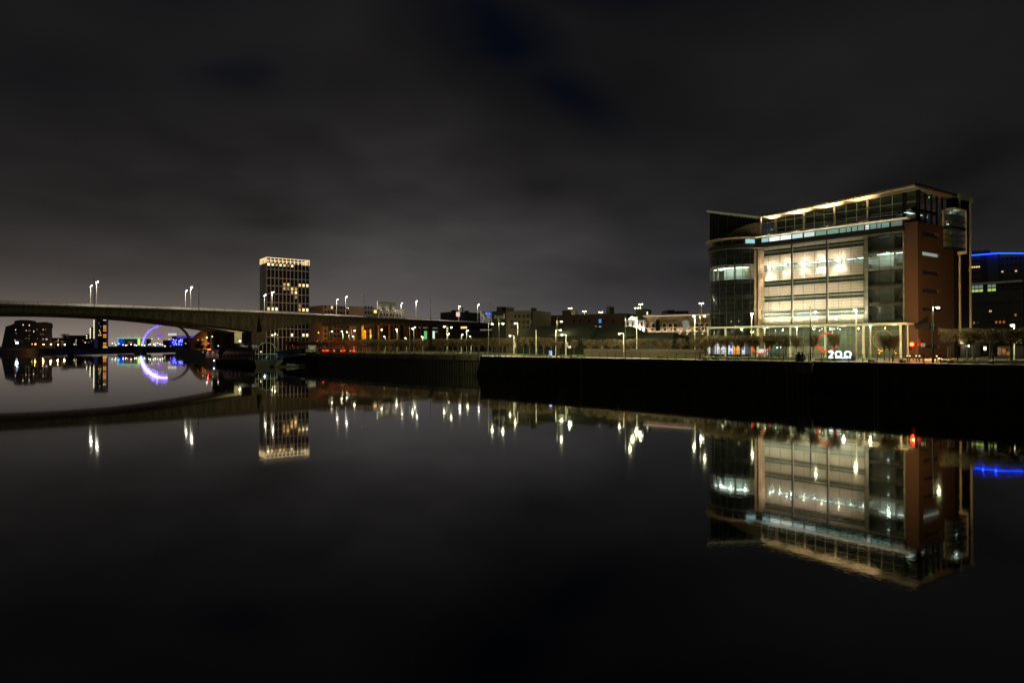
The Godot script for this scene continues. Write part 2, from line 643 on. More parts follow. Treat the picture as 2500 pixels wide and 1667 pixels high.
func make_office_building() -> void:
	var b := thing("office_building", "large office building with floodlit cream stone facade, glass drum and brick end", "building", Vector3(75.3, GY, -128.0))
	b.transform.basis = Basis(Vector3(0.664, 0, 0.748), Vector3.UP, Vector3(-0.748, 0, 0.664))
	var u := func(px: float, w := 0.0) -> float: return hit(b, px, 700, w).x
	var yy := func(px: float, py: float, w := 0.0) -> float: return hit(b, px, py, w).y
	var wall_w := -1.3
	# bands of windows in the stone facade: [bottom, top]
	var bands := [[8.8, 10.2], [12.3, 13.6], [15.6, 17.0], [19.1, 20.5], [22.6, 24.0]]
	var edges := []
	for px in [1860, 1878, 1905, 1934, 1962, 1990, 2021, 2049, 2079, 2110]:
		edges.append(u.call(px))
	var u0: float = edges[0]
	var u1: float = edges[-1]
	# solid core behind everything
	span(b, "core_wall", Vector3(u0 - 1.0, 0.1, -4.2), Vector3(-0.3, 26.4, -17.0), mats.room_wall)
	# spandrel panels of pale stone
	var levels := [[7.2, 8.8], [10.2, 12.3], [13.6, 15.6], [17.0, 19.1], [20.5, 22.6], [24.0, 24.6]]
	for l in levels:
		for k in edges.size() - 1:
			span(b, "stone_panel", Vector3(edges[k] + 0.02, l[0], wall_w - 0.35 - 0.01 * (k % 2)), Vector3(edges[k + 1] - 0.02, l[1], wall_w - 0.012 * (k % 2)), mats.stone)
		# floor plate behind each spandrel
		span(b, "floor_slab", Vector3(u0, l[0] + 0.05, -4.15), Vector3(u1, l[1] - 0.08, wall_w - 0.42), mats.carpet)
	# window strips
	for i in bands.size():
		var y0: float = bands[i][0]
		var y1: float = bands[i][1]
		for k in edges.size() - 1:
			var w := group_node(b, "window")
			span(w, "pane", Vector3(edges[k] + 0.05, y0 + 0.04, wall_w - 0.16), Vector3(edges[k + 1] - 0.05, y1 - 0.04, wall_w - 0.14), mats.green_glass if i != 3 else mats.clear_glass)
			span(w, "frame", Vector3(edges[k] - 0.035, y0, wall_w - 0.2), Vector3(edges[k] + 0.035, y1, wall_w - 0.06), mats.dark_metal)
			if k % 3 == 1:
				span(w, "blind", Vector3(edges[k] + 0.2, y0 + 0.3, wall_w - 0.5), Vector3(edges[k] + 0.9, y1, wall_w - 0.47), mats.room_wall)
		span(b, "sunshade_rod", Vector3(u0, y0 + 0.62, -0.5), Vector3(u1, y0 + 0.70, -0.42), mats.white_metal)
	# lit storey behind the floodlights
	for k in edges.size() - 1:
		if k in [2]:
			continue
		span(b, "ceiling_light", Vector3(edges[k] + 0.3, 20.38, -3.6), Vector3(edges[k + 1] - 0.3, 20.43, -2.2), glow("ceiling_glow", Color(0.9, 1.0, 0.95), 3.0))
	for px in [1872, 1890, 1918, 1948, 1975]:
		lamp(b, Vector3(u.call(px), 20.15, -2.6), 0.9 if px < 1960 else 0.35, Color(0.9, 1.0, 0.97), 0.1)
	for px in [2035, 2064, 2094]:
		lamp(b, Vector3(u.call(px), 20.15, -2.6), 0.22, Color(0.8, 1.0, 0.9), 0.1)
	# outer glass skin: mullions, rails, panes and tall masts
	for k in edges.size():
		if k in [0, 3, 6]:
			continue
		span(b, "mullion", Vector3(edges[k] - 0.025, 7.3, -0.06), Vector3(edges[k] + 0.025, 24.3, 0.0), mats.dark_metal)
	var y := 7.6
	while y < 24.2:
		span(b, "glazing_rail", Vector3(u0 - 4.0, y, -0.05), Vector3(u1, y + 0.04, 0.01), mats.dark_metal)
		y += 0.575
	for k in edges.size() - 1:
		for s in 5:
			span(b, "outer_pane", Vector3(edges[k] + 0.03, 7.65 + s * 3.45, -0.035), Vector3(edges[k + 1] - 0.03, 7.65 + s * 3.45 + 3.4, -0.02), mats.clear_glass)
	for px in [1852, 1936, 2022]:
		var x: float = u.call(px)
		span(b, "mast", Vector3(x - 0.22, 7.2, 0.02), Vector3(x - 0.02, 24.4, 0.28), mats.dark_metal)
		tube(b, "mast_tube", Vector3(x + 0.16, 7.2, 0.2), Vector3(x + 0.16, 24.4, 0.2), 0.09, 0.09, mats.steel)
	# floodlights between skin and wall
	for f in [[1879, 650], [1920, 644], [1962, 640], [2005, 634], [2048, 629]]:
		var p := hit(b, f[0], f[1], -0.42)
		var fl := group_node(b, "floodlight", Transform3D(Basis.IDENTITY, p))
		ball(fl, "lamp_glow_lens", Vector3.ZERO, 0.17, mats.lamp_glow, 0.8)
		tube(fl, "bracket", Vector3(0, -0.1, 0.05), Vector3(0, -1.1, 0.3), 0.035, 0.035, mats.steel)
		lamp(fl, Vector3(0, 0, 0), 13.0, Color(1.0, 0.93, 0.82), 0.12)
		spot(fl, Vector3(0, -0.3, 0.1), Vector3(0, -1, -0.16), 46, 210.0, Color(1.0, 0.92, 0.80), 0.12)
	# uplights standing on the entrance canopy
	for px in [1880, 1908, 1950, 1985, 2035, 2065, 2095]:
		var p := Vector3(u.call(px), 7.0, 1.6)
		var fl := group_node(b, "canopy_uplight", Transform3D(Basis.IDENTITY, p))
		box(fl, "housing", Vector3.ZERO, Vector3(0.4, 0.18, 0.3), mats.dark_metal)
		box(fl, "lamp_lens", Vector3(0, 0.1, -0.02), Vector3(0.32, 0.02, 0.22), mats.lamp_dim)
		spot(fl, Vector3(0, 0.2, -0.05), Vector3(0, 1.0, -0.3), 70, 110.0 if px < 2000 else 75.0, Color(1.0, 0.92, 0.80), 0.2)
	# tall glazed bay
	var g0: float = u1 + 0.03
	var g1 := -0.05
	span(b, "bay_frame", Vector3(g0, 7.2, -0.5), Vector3(g0 + 0.75, 24.5, -0.1), mats.green_grey)
	span(b, "bay_frame", Vector3(g1 - 0.28, 7.2, -0.35), Vector3(g1, 24.5, 0.05), mats.green_grey)
	for i in 6:
		var fy := 6.95 + i * 3.45
		span(b, "floor_slab", Vector3(g0, fy, -4.1), Vector3(g1 - 0.3, fy + 0.55, -0.3), mats.green_grey)
		if i < 5:
			span(b, "room_wall", Vector3(g0 + 0.6, fy + 0.55, -4.1), Vector3(g1, fy + 3.45, -4.0), mats.room_wall)
			span(b, "room_partition", Vector3(g1 - 2.4, fy + 0.55, -3.9), Vector3(g1 - 2.3, fy + 3.44, -1.6), mats.white_render)
			box(b, "desk", Vector3(g1 - 1.2, fy + 0.95, -1.8), Vector3(1.3, 0.75, 0.6), mats.dark_metal)
			var lit := i == 3
			span(b, "ceiling_light", Vector3(g0 + 1.6, fy + 3.37, -3.2), Vector3(g1 - 0.8, fy + 3.41, -2.4), glow("bay_ceiling_glow", Color(0.9, 1.0, 0.93), 4.0) if lit else glow("bay_ceiling_dim", Color(0.9, 1.0, 0.9), 0.12))
			lamp(b, Vector3((g0 + g1) * 0.5, fy + 3.1, -2.0), 2.6 if lit else 0.12, Color(0.88, 1.0, 0.93), 0.2)
		for k in 3:
			var xa := lerpf(g0 + 0.75, g1 - 0.28, k / 3.0)
			var xb := lerpf(g0 + 0.75, g1 - 0.28, (k + 1) / 3.0)
			if i < 5:
				span(b, "bay_pane", Vector3(xa + 0.03, fy + 0.05, -0.06), Vector3(xb - 0.03, fy + 3.42, -0.045), mats.clear_glass if i == 3 else mats.bay_glass)
			if k > 0 and i == 0:
				span(b, "mullion", Vector3(xa - 0.03, 7.2, -0.1), Vector3(xa + 0.03, 24.5, 0.0), mats.dark_metal)
		for r in 3:
			span(b, "glazing_rail", Vector3(g0, fy + 0.6 + r * 1.1, -0.09), Vector3(g1, fy + 0.645 + r * 1.1, -0.02), mats.dark_metal)
	# brick end: return on the front and the long side wall
	var corner: float = u.call(2243)
	span(b, "brick_return", Vector3(0.0, 0.0, -0.5), Vector3(corner, 26.0, 0.0), mats.red_brick)
	# fascia, clerestory, terrace ledge
	span(b, "fascia", Vector3(u0 - 1.5, 24.62, -1.2), Vector3(0.0, 25.55, 0.35), mats.black_clad)
	span(b, "terrace_slab", Vector3(u0 - 1.5, 25.56, -16.0), Vector3(0.0, 25.62, 0.1), mats.slate)
	var cl := [[1861, 1878, 0], [1880, 1905, 1], [1907, 1933, 1], [1936, 1961, 2], [1965, 1990, 2], [1993, 2019, 3], [2022, 2049, 3], [2052, 2067, 3], [2069, 2079, 3], [2082, 2095, 3], [2097, 2111, 3], [2115, 2124, 2], [2127, 2142, 3], [2144, 2153, 3], [2155, 2173, 3], [2178, 2205, 4]]
	for c in cl:
		var w := group_node(b, "clerestory_window")
		var xa: float = u.call(c[0], -0.6)
		var xb: float = u.call(c[1], -0.6)
		span(w, "window_light", Vector3(xa, 25.68, -0.62), Vector3(xb, 26.62, -0.6), [mats.lit_cool, mats.lit_white, glow("lit_bright", Color(0.9, 1.0, 0.97), 0.9), glow("lit_teal", Color(0.72, 0.92, 0.84), 0.42), mats.lit_faint][c[2]])
		span(w, "frame", Vector3(xa - 0.14, 25.64, -0.66), Vector3(xa - 0.01, 26.66, -0.5), mats.dark_metal)
		for r in 3:
			span(w, "blind_slat", Vector3(xa, 25.9 + r * 0.22, -0.585), Vector3(xb, 25.93 + r * 0.22, -0.57), mats.dark_metal)
	span(b, "clerestory_wall", Vector3(u0 - 1.5, 25.63, -1.0), Vector3(0.0, 26.7, -0.67), mats.dark_metal)
	span(b, "terrace_ledge", Vector3(u0 - 1.5, 26.72, -3.4), Vector3(0.9, 26.98, 1.15), mats.white_metal)
	tube(b, "ledge_nose", Vector3(u0 - 1.5, 26.85, 1.15), Vector3(0.9, 26.85, 1.15), 0.12, 0.12, mats.white_metal)
	# penthouse storey
	var pw := -1.9
	var pcorner: float = u.call(2245, pw)
	var pl: float = u.call(1866, pw)
	var ra: float = u.call(1862, 2.2)
	var rb: float = u.call(2237, 2.2)
	var eave := func(x: float) -> float: return lerpf(31.45, 32.98, clampf((x - ra) / (rb - ra), -0.2, 1.0)) - 0.64
	for px in [1896, 1965, 2040, 2121]:
		var x: float = u.call(px, pw + 0.2)
		span(b, "penthouse_column", Vector3(x - 0.2, 26.98, pw + 0.08), Vector3(x + 0.2, eave.call(x), pw + 0.42), mats.stone)
		var fl := group_node(b, "roof_uplight", Transform3D(Basis.IDENTITY, Vector3(x - 0.6, 27.08, 0.35)))
		box(fl, "housing", Vector3(0, 0, 0), Vector3(0.35, 0.2, 0.3), mats.dark_metal)
		box(fl, "lamp_lens", Vector3(0, 0.11, 0), Vector3(0.28, 0.02, 0.24), mats.lamp_glow_warm)
		spot(fl, Vector3(0, 0.2, 0), Vector3(0.05, 1, 0.14), 40, 420.0 if px < 2060 else 150.0, Color(1.0, 0.89, 0.70), 0.15)
	for px in [2211, 2244]:
		var x: float = u.call(px, pw)
		span(b, "penthouse_column", Vector3(x - 0.32, 26.98, pw - 0.3), Vector3(x + 0.32, eave.call(x), pw + 0.25), mats.black_clad)
	for px in [1875, 1920, 1942, 1990, 2014, 2068, 2094, 2152, 2181]:
		var x: float = u.call(px, pw)
		span(b, "mullion", Vector3(x - 0.035, 26.98, pw), Vector3(x + 0.035, eave.call(x), pw + 0.09), mats.white_metal)
	for ry in [27.75, 28.65, 30.2]:
		span(b, "glazing_rail", Vector3(pl, ry, pw + 0.01), Vector3(pcorner - 0.3, ry + 0.06, pw + 0.1), mats.white_metal)
	var px_edges := [1866, 1896, 1930, 1965, 2002, 2040, 2080, 2121, 2165, 2211, 2243]
	for k in px_edges.size() - 1:
		span(b, "penthouse_pane", Vector3(u.call(px_edges[k], pw) + 0.03, 27.0, pw - 0.03), Vector3(u.call(px_edges[k + 1], pw) - 0.03, eave.call(u.call(px_edges[k], pw)), pw - 0.015), mats.clear_glass)
	span(b, "penthouse_floor", Vector3(pl, 26.99, -9.0), Vector3(pcorner, 27.05, pw - 0.1), mats.carpet)
	span(b, "penthouse_core_wall", Vector3(pl, 27.05, -9.4), Vector3(pcorner - 2.0, 30.8, -8.6), mats.black_clad)
	span(b, "added_pale_upstand", Vector3(pl + 3.0, 27.06, pw - 1.0), Vector3(pcorner - 0.6, 27.95, pw - 0.9), mats.white_render)  # added pale upstand imitates the lit strip of floor inside
	span(b, "added_strip_light", Vector3(pl + 6.0, 28.3, pw - 0.5), Vector3(pcorner - 1.0, 28.33, pw - 0.45), glow("strip_glow", Color(0.85, 1.0, 0.9), 0.25))  # glow strip added above the pale upstand
	for f in [[1886, 560], [1955, 519], [2050, 503], [2110, 489], [2165, 474], [2271, 481], [2175, 478], [2231, 467]]:
		var p := hit(b, f[0], f[1], -3.4)
		ball(b, "exit_light", p, 0.06, glow("exit_glow", Color(0.3, 1.0, 0.6), 5.0))
	# roof plate with a deep overhang
	var side := Vector2(0.964, -0.266)  # the brick end wall runs off at 97 degrees to the front, (u, w)
	side = Vector2(side.x, side.y)
	var sd3 := b.transform.basis.inverse() * Vector3(0.827, 0, -0.562)
	side = Vector2(sd3.x, sd3.z).normalized()
	var rc: float = u.call(2237, 2.2)
	var rl: float = u.call(1862, 2.2)
	var plan := PackedVector2Array([Vector2(rl, 2.0), Vector2(rc, 2.2), Vector2(rc, 2.2) + side * 17.5, Vector2(rc - 12.0, -17.0), Vector2(rl + 1.0, -13.0)])
	put(b, "roof", tilted_plate(plan, rl, 31.45, rc, 32.98, 0.0, -0.32), mats.slate)
	var plan2 := PackedVector2Array([Vector2(rl + 0.1, 1.85), Vector2(rc - 0.2, 2.02), Vector2(rc - 0.2, 2.0) + side * 17.3, Vector2(rc - 11.0, -16.8), Vector2(rl + 1.1, -12.8)])
	put(b, "roof_soffit", tilted_plate(plan2, rl, 31.45, rc, 32.98, -0.33, -0.62), mats.timber_soffit)
	var plan3 := PackedVector2Array([Vector2(pl, pw - 0.1), Vector2(pcorner, pw - 0.1), Vector2(pcorner, -9.3), Vector2(pl, -9.3)])
	put(b, "added_black_ceiling", tilted_plate(plan3, rl, 31.45, rc, 32.98, -0.63, -0.8), mats.black_clad)  # black ceiling added so the penthouse interior stays dark
	make_brick_end(b, corner, side)
	make_drum(b)
	make_ground_floor(b, u0)


func make_brick_end(b: Node3D, corner: float, side: Vector2) -> void:
	# local frame of the side wall: x along it, z outwards
	var ax := Vector3(side.x, 0, side.y)
	var az := ax.cross(Vector3.UP).normalized()
	if (b.transform.basis * az).z < 0:
		az = -az
	var t := Transform3D(Basis(ax, Vector3.UP, az), Vector3(corner, 0, 0))
	var s := group_node(b, "brick_end_wall", t)
	var world := b.transform * t
	var probe := Node3D.new()
	probe.transform = world
	var ux := func(px: float, w := 0.0) -> float: return hit(probe, px, 700, w).x
	var uy := func(px: float, py: float, w := 0.0) -> float: return hit(probe, px, py, w).y
	var x1: float = ux.call(2331)
	# brickwork in courses of large panels with open joints, window slots left free
	var slots := []
	for r in [[566, 578], [616.5, 625.5], [661, 671], [705, 715], [751, 759.5], [795.5, 803.5], [842, 849]]:
		slots.append([uy.call(2275, r[1]), uy.call(2275, r[0])])
	slots.reverse()
	var wa: float = ux.call(2254)
	var wb: float = ux.call(2297)
	var low := 0.0
	for k in slots.size() + 1:
		var top: float = 26.0 if k == slots.size() else slots[k][0]
		span(s, "brick_course", Vector3(0.0, low, -0.5), Vector3(x1, top - 0.012, -0.004 * (k % 2)), mats.red_brick)
		if k < slots.size():
			span(s, "brick_pier", Vector3(0.0, top, -0.5), Vector3(wa, slots[k][1] - 0.012, -0.003), mats.red_brick)
			span(s, "brick_pier", Vector3(wb, top, -0.5), Vector3(x1, slots[k][1] - 0.012, -0.003), mats.red_brick)
			span(s, "window_pane", Vector3(wa, top, -0.36), Vector3(wb, slots[k][1], -0.33), glow("stair_window_lit", Color(0.86, 0.95, 0.86), 0.34) if k == 5 else mats.dark_glass)
			span(s, "window_frame", Vector3(wb - 0.5, top, -0.3), Vector3(wb - 0.42, slots[k][1], -0.2), mats.green_grey)
			low = slots[k][1]
	# dark service slot, pale fins, black end wall
	var x2: float = ux.call(2340)
	var x3: float = ux.call(2372)
	span(s, "service_slot", Vector3(x1, 0.0, -1.2), Vector3(x2, 32.0, -0.7), mats.black_clad)
	span(s, "black_wall", Vector3(x2, 0.0, -2.0), Vector3(x3, 32.6, -0.1), mats.black_clad)
	for f in [[2345.0, 32.4], [2371.0, 32.4]]:
		var x: float = ux.call(f[0])
		span(s, "pale_fin", Vector3(x - 0.2, 3.0, -0.1), Vector3(x + 0.2, f[1], 0.18), mats.white_metal)
	span(s, "pale_lintel", Vector3(ux.call(2343), 2.9, -0.09), Vector3(ux.call(2373), 3.8, 0.2), mats.white_metal)
	span(s, "top_beam", Vector3(ux.call(2343), 32.4, -0.4), Vector3(ux.call(2376), 33.4, 0.25), mats.white_metal)
	# glazed corner of the penthouse above the brick
	var ends := [2250, 2262, 2277, 2290, 2303, 2320, 2342]
	for k in ends.size() - 1:
		var xa: float = ux.call(ends[k], -1.0)
		var xb: float = ux.call(ends[k + 1], -1.0)
		span(s, "penthouse_pane", Vector3(xa + 0.05, 26.05, -1.05), Vector3(xb - 0.05, 32.1, -1.03), mats.clear_glass)
		span(s, "mullion", Vector3(xb - 0.16, 26.0, -1.15), Vector3(xb + 0.16, 32.15, -0.9), mats.black_clad)
	span(s, "spandrel", Vector3(0.1, 28.3, -1.2), Vector3(ux.call(2303), 28.9, -0.95), mats.black_clad)
	span(s, "office_light", Vector3(1.0, 28.2, -3.0), Vector3(7.0, 28.25, -2.2), glow("corner_ceiling_glow", Color(0.9, 1.0, 0.93), 1.2))
	span(s, "inner_wall", Vector3(0.5, 26.05, -4.2), Vector3(10.0, 28.3, -4.1), mats.room_wall)
	lamp(s, Vector3(3.0, 27.6, -2.4), 0.6, Color(0.88, 1.0, 0.93), 0.2)
	# glazed oriel box near the top
	var o0: float = ux.call(2306)
	var o1: float = ux.call(2342)
	var z1 := 1.5
	var oy0: float = uy.call(2325, 607)
	var oy1: float = uy.call(2325, 559)
	var oy2: float = uy.call(2325, 516)
	var oriel := group_node(s, "glazed_oriel")
	span(oriel, "frame", Vector3(o1 - 0.3, oy0 - 1.0, 0.0), Vector3(o1, oy2 + 0.3, z1 + 0.1), mats.white_metal)
	span(oriel, "frame", Vector3(o0 + 1.0, oy2, 0.0), Vector3(o1, oy2 + 0.35, z1 + 0.1), mats.white_metal)
	span(oriel, "floor_slab", Vector3(o0, oy0 - 0.35, 0.0), Vector3(o1 - 0.3, oy0, z1), mats.black_clad)
	span(oriel, "floor_slab", Vector3(o0, oy1 - 0.3, 0.0), Vector3(o1 - 0.3, oy1 + 0.2, z1), mats.black_clad)
	for k in 2:
		var ya := oy0 if k == 0 else oy1 + 0.2
		var yb := oy1 - 0.3 if k == 0 else oy2
		span(oriel, "pane", Vector3(o0, ya, z1 - 0.03), Vector3(o1 - 0.3, yb, z1), mats.clear_glass)
		span(oriel, "pane", Vector3(o0, ya, 0.02), Vector3(o0 + 0.03, yb, z1 - 0.04), mats.clear_glass)
		span(oriel, "back_wall", Vector3(o0, ya, -0.3), Vector3(o1 - 0.3, yb, 0.02), mats.room_wall)
		tube(oriel, "corner_post", Vector3(o0 + 0.03, ya, z1), Vector3(o0 + 0.03, yb, z1), 0.06, 0.06, mats.dark_metal)
		for r in 2:
			var ry := lerpf(ya, yb, (r + 1) / 3.0)
			span(oriel, "rail", Vector3(o0 - 0.02, ry - 0.03, 0.05), Vector3(o1 - 0.3, ry + 0.03, z1 + 0.02), mats.dark_metal)
		lamp(oriel, Vector3((o0 + o1) * 0.5, yb - 0.4, 0.7), 0.30 if k == 1 else 0.04, Color(0.85, 1.0, 0.92), 0.15)
	# service doors and ball lamp at the foot
	for d in [[2343, 2353, "slate"], [2354, 2366, "navy"], [2367, 2391, "grey_clad"]]:
		span(s, "service_door", Vector3(ux.call(d[0]), 0.0, 0.18), Vector3(ux.call(d[1]) - 0.08, 2.6, 0.3), mats[d[2]])
	var bl := hit(probe, 2366.5, 844, 0.5)
	ball(s, "ball_lamp_glow", bl, 0.2, mats.lamp_glow_warm)
	lamp(s, bl, 5.0, Color(1.0, 0.93, 0.75), 0.1)
	lamp(s, bl + Vector3(0, 0.6, 0.8), 6.0, Color(1.0, 0.93, 0.75), 0.1)
	probe.free()


func make_drum(b: Node3D) -> void:
	# everything here in the building's own axes
	var inv := b.transform.affine_inverse()
	var c3 := inv * Vector3(53.2, GY, -156.9)
	var c := Vector2(c3.x, c3.z)
	var r := 6.5
	var to_eye := inv.basis * Vector3(-53.2, 0, 156.9).normalized()
	var mid := atan2(to_eye.z, to_eye.x)
	var a0 := mid - 1.75
	var a1 := mid + 1.75
	var d := group_node(b, "glass_drum")
	put(d, "core_wall", arc_band(c, 0.4, 3.2, a0, a1, 0.0, 25.0, 20), mats.room_wall)
	var fl := [0.0, 7.0, 10.45, 13.9, 17.35, 20.8, 24.3]
	for i in fl.size():
		put(d, "floor_slab", arc_band(c, 3.0, r - 0.12, a0, a1, fl[i] - 0.45, fl[i] + 0.1, 22), mats.green_grey)
	var seg := 13
	for i in fl.size() - 1:
		for k in seg:
			var p0 := lerpf(a0, a1, float(k) / seg) + 0.006
			var p1 := lerpf(a0, a1, float(k + 1) / seg) - 0.006
			put(d, "pane", arc_band(c, r - 0.03, r - 0.01, p0, p1, fl[i] + 0.12, fl[i + 1] - 0.47, 2), mats.clear_glass if i == 4 else mats.green_glass)
			if i != 4:
				put(d, "spandrel_glass", arc_band(c, r - 0.025, r, p0, p1, fl[i + 1] - 0.95, fl[i + 1] + 0.12, 2), mats.dark_glass)
	for k in seg + 1:
		var a := lerpf(a0, a1, float(k) / seg)
		var p := c + Vector2(cos(a), sin(a)) * (r + 0.03)
		tube(d, "mullion", Vector3(p.x, 0, p.y), Vector3(p.x, 24.3, p.y), 0.04, 0.04, mats.dark_metal, 6)
		if k % 3 == 1:
			var q := c + Vector2(cos(a), sin(a)) * (r - 0.9)
			tube(d, "column", Vector3(q.x, 0, q.y), Vector3(q.x, 24.3, q.y), 0.26, 0.26, mats.white_render, 10)
	var y := 7.6
	while y < 24.0:
		put(d, "rail", arc_band(c, r, r + 0.06, a0, a1, y, y + 0.045, 18), mats.dark_metal)
		y += 1.15
	# the lit storey
	put(d, "ceiling_light", arc_band(c, 3.6, 5.6, mid - 1.2, mid + 1.5, 20.25, 20.3, 12), glow("bay_ceiling_glow", Color(0.9, 1.0, 0.93), 4.0))
	for a in [mid - 1.0, mid - 0.3, mid + 0.4, mid + 1.1]:
		lamp(d, Vector3(c.x + cos(a) * 4.6, 20.0, c.y + sin(a) * 4.6), 0.75, Color(0.85, 1.0, 0.95), 0.2)
	lamp(d, Vector3(c.x + cos(mid) * 4.8, 9.6, c.y + sin(mid) * 4.8), 0.12, Color(0.95, 1.0, 0.7), 0.2)
	# first-floor strip lit greenish from the canopy
	# sandstone stair turret between drum and facade
	var tp := hit(b, 1838, 700, -0.2)
	var tc := Vector2(tp.x, -1.6)
	var tr := 2.25
	var yk := 0.0
	var kk := 0
	while yk < 24.0:
		put(b, "turret_stone", arc_band(tc, 0.6, tr - 0.012 * (kk % 2), 0.0, PI, yk, minf(yk + 1.70, 24.3), 18), mats.sandstone)
		yk += 1.72
		kk += 1
	put(b, "turret_cap", arc_band(tc, 0.4, tr + 0.25, 0.0, PI, 24.3, 24.6, 18), mats.sandstone)
	for i in 12:
		var p := hit(b, 1814, 700, 0.0)
		box(b, "glazing_clamp", Vector3(p.x, 8.2 + i * 1.35, 0.9), Vector3(0.16, 0.22, 0.16), mats.white_metal)
	# fascia ring, ledge and upper glass box with a tilted roof
	put(d, "fascia", arc_band(c, r - 1.2, r + 0.3, a0, a1, 24.6, 25.5, 26), mats.black_clad)
	put(d, "terrace_slab", arc_band(c, 0.2, r + 0.2, a0, a1, 24.35, 24.6, 26), mats.slate)
	for k in 7:
		var p0 := lerpf(a0 + 0.2, a1 - 0.2, k / 7.0)
		put(d, "clerestory_pane", arc_band(c, r - 0.6, r - 0.55, p0 + 0.03, p0 + 0.40, 25.6, 26.6, 3), mats.dark_glass if k != 2 else mats.lit_cool)
	put(d, "terrace_ledge", arc_band(c, 0.5, r + 0.95, a0, a1, 26.72, 26.96, 28), mats.sandstone)
	var up := group_node(b, "left_penthouse")
	var w := -1.2
	var tl := hit(b, 1735, 516, w)
	var tr2 := hit(b, 1862, 533, w)
	var n := 17
	for k in n + 1:
		var f := float(k) / n
		var x := lerpf(tl.x, tr2.x - 0.2, f)
		var top := lerpf(tl.y, tr2.y, f) - 0.15
		span(up, "fin", Vector3(x - 0.07, 26.9, w - 0.2), Vector3(x + 0.07, top, w + 0.1), mats.black_clad if k % 3 else mats.dark_metal)
		if k < n:
			var x2 := lerpf(tl.x, tr2.x - 0.2, float(k + 1) / n)
			span(up, "pane", Vector3(x + 0.08, 26.95, w - 0.12), Vector3(x2 - 0.08, lerpf(tl.y, tr2.y, f + 0.5 / n) - 0.35, w - 0.09), mats.dark_glass)
	put(up, "side_wall", prism(PackedVector2Array([Vector2(tl.x, w - 0.2), Vector2(tl.x + 0.3, w - 0.2), Vector2(tl.x + 2.3, w - 8.0), Vector2(tl.x + 2.0, w - 8.0)]), 26.9, tl.y - 0.2), mats.black_clad)
	var rp := PackedVector2Array([Vector2(tl.x - 0.5, w + 0.7), Vector2(tr2.x + 0.5, w + 0.7), Vector2(tr2.x + 0.5, w - 9.0), Vector2(tl.x + 1.5, w - 9.0)])
	var st := start()
	var hl := tl.y
	var hr := tr2.y
	var hs := [hl, hr, hr, hl]
	for i in 4:
		var j := (i + 1) % 4
		quad(st, Vector3(rp[i].x, hs[i] - 0.2, rp[i].y), Vector3(rp[j].x, hs[j] - 0.2, rp[j].y), Vector3(rp[j].x, hs[j] + 0.28, rp[j].y), Vector3(rp[i].x, hs[i] + 0.28, rp[i].y))
	for o in [-0.2, 0.28]:
		quad(st, Vector3(rp[0].x, hs[0] + o, rp[0].y), Vector3(rp[1].x, hs[1] + o, rp[1].y), Vector3(rp[2].x, hs[2] + o, rp[2].y), Vector3(rp[3].x, hs[3] + o, rp[3].y))
	put(up, "tilted_roof", done(st), mats.white_metal)
	# curved stone upstand in front of the glass
	var outline := PackedVector2Array()
	var q0 := hit(b, 1746, 588, 0.6)
	var q1 := hit(b, 1856, 574, 0.6)
	var q2 := hit(b, 1856, 541, 0.6)
	outline.append(Vector2(q0.x, 26.97))
	outline.append(Vector2(q1.x, 26.97))
	outline.append(Vector2(q1.x, q2.y))
	for k in range(1, 12):
		var f := k / 12.0
		outline.append(Vector2(lerpf(q1.x, q0.x, f), lerpf(27.1, q2.y, pow(cos(f * PI * 0.5), 1.0))))
	put(up, "curved_stone_wall", slab(outline, 0.2, 0.6), mats.stone_brown)
	span(up, "corner_post", Vector3(q1.x - 0.05, 26.97, 0.15), Vector3(q1.x + 0.25, tr2.y, 0.5), mats.stone)


func poster(kind: int) -> ImageTexture:
	var im := Image.create(48, 64, false, Image.FORMAT_RGB8)
	im.fill(Color(0.92, 0.93, 0.97))
	for j in 64:
		for i in 48:
			var p := Vector2(i - 24, j - 32)
			match kind:
				0:
					if absf(p.x - 8 + p.y * 0.25) < 6 and j < 44:
						im.set_pixel(i, j, Color(0.95, 0.8, 0.1))
				1:
					if absf((p - Vector2(-6, 18)).length() - 9) < 1.6 or absf((p - Vector2(15, 18)).length() - 9) < 1.6:
						im.set_pixel(i, j, Color(0.2, 0.25, 0.4))
					elif j > 6 and j < 26 and (i * 7 + j * 3) % 11 < 5:
						im.set_pixel(i, j, Color(0.9, 0.75, 0.7))
				2:
					if (p - Vector2(6, -14)).length() < 13:
						im.set_pixel(i, j, Color(0.08, 0.25, 0.75))
					elif (p - Vector2(0, 24)).length() < 12:
						im.set_pixel(i, j, Color(0.35, 0.5, 0.8))
				3:
					im.set_pixel(i, j, Color(1.0, 0.72, 0.3))
					if j > 42 and j < 54 and (i + j / 3) % 7 < 4:
						im.set_pixel(i, j, Color(1.0, 0.28, 0.02))
				4:
					if absf(p.x) < 12 and j < 40:
						im.set_pixel(i, j, Color(0.35, 0.37, 0.45))
				5:
					if absf((p - Vector2(0, 14)).length() - 12) < 3:
						im.set_pixel(i, j, Color(0.75, 0.6, 0.75))
				6:
					im.set_pixel(i, j, Color(0.62, 0.55, 0.48))
					if absf((p - Vector2(-8, 26)).length() - 26) < 1.6 or absf((p - Vector2(8, 30)).length() - 20) < 1.6:
						im.set_pixel(i, j, Color(0.25, 0.33, 0.6))
	return ImageTexture.create_from_image(im)


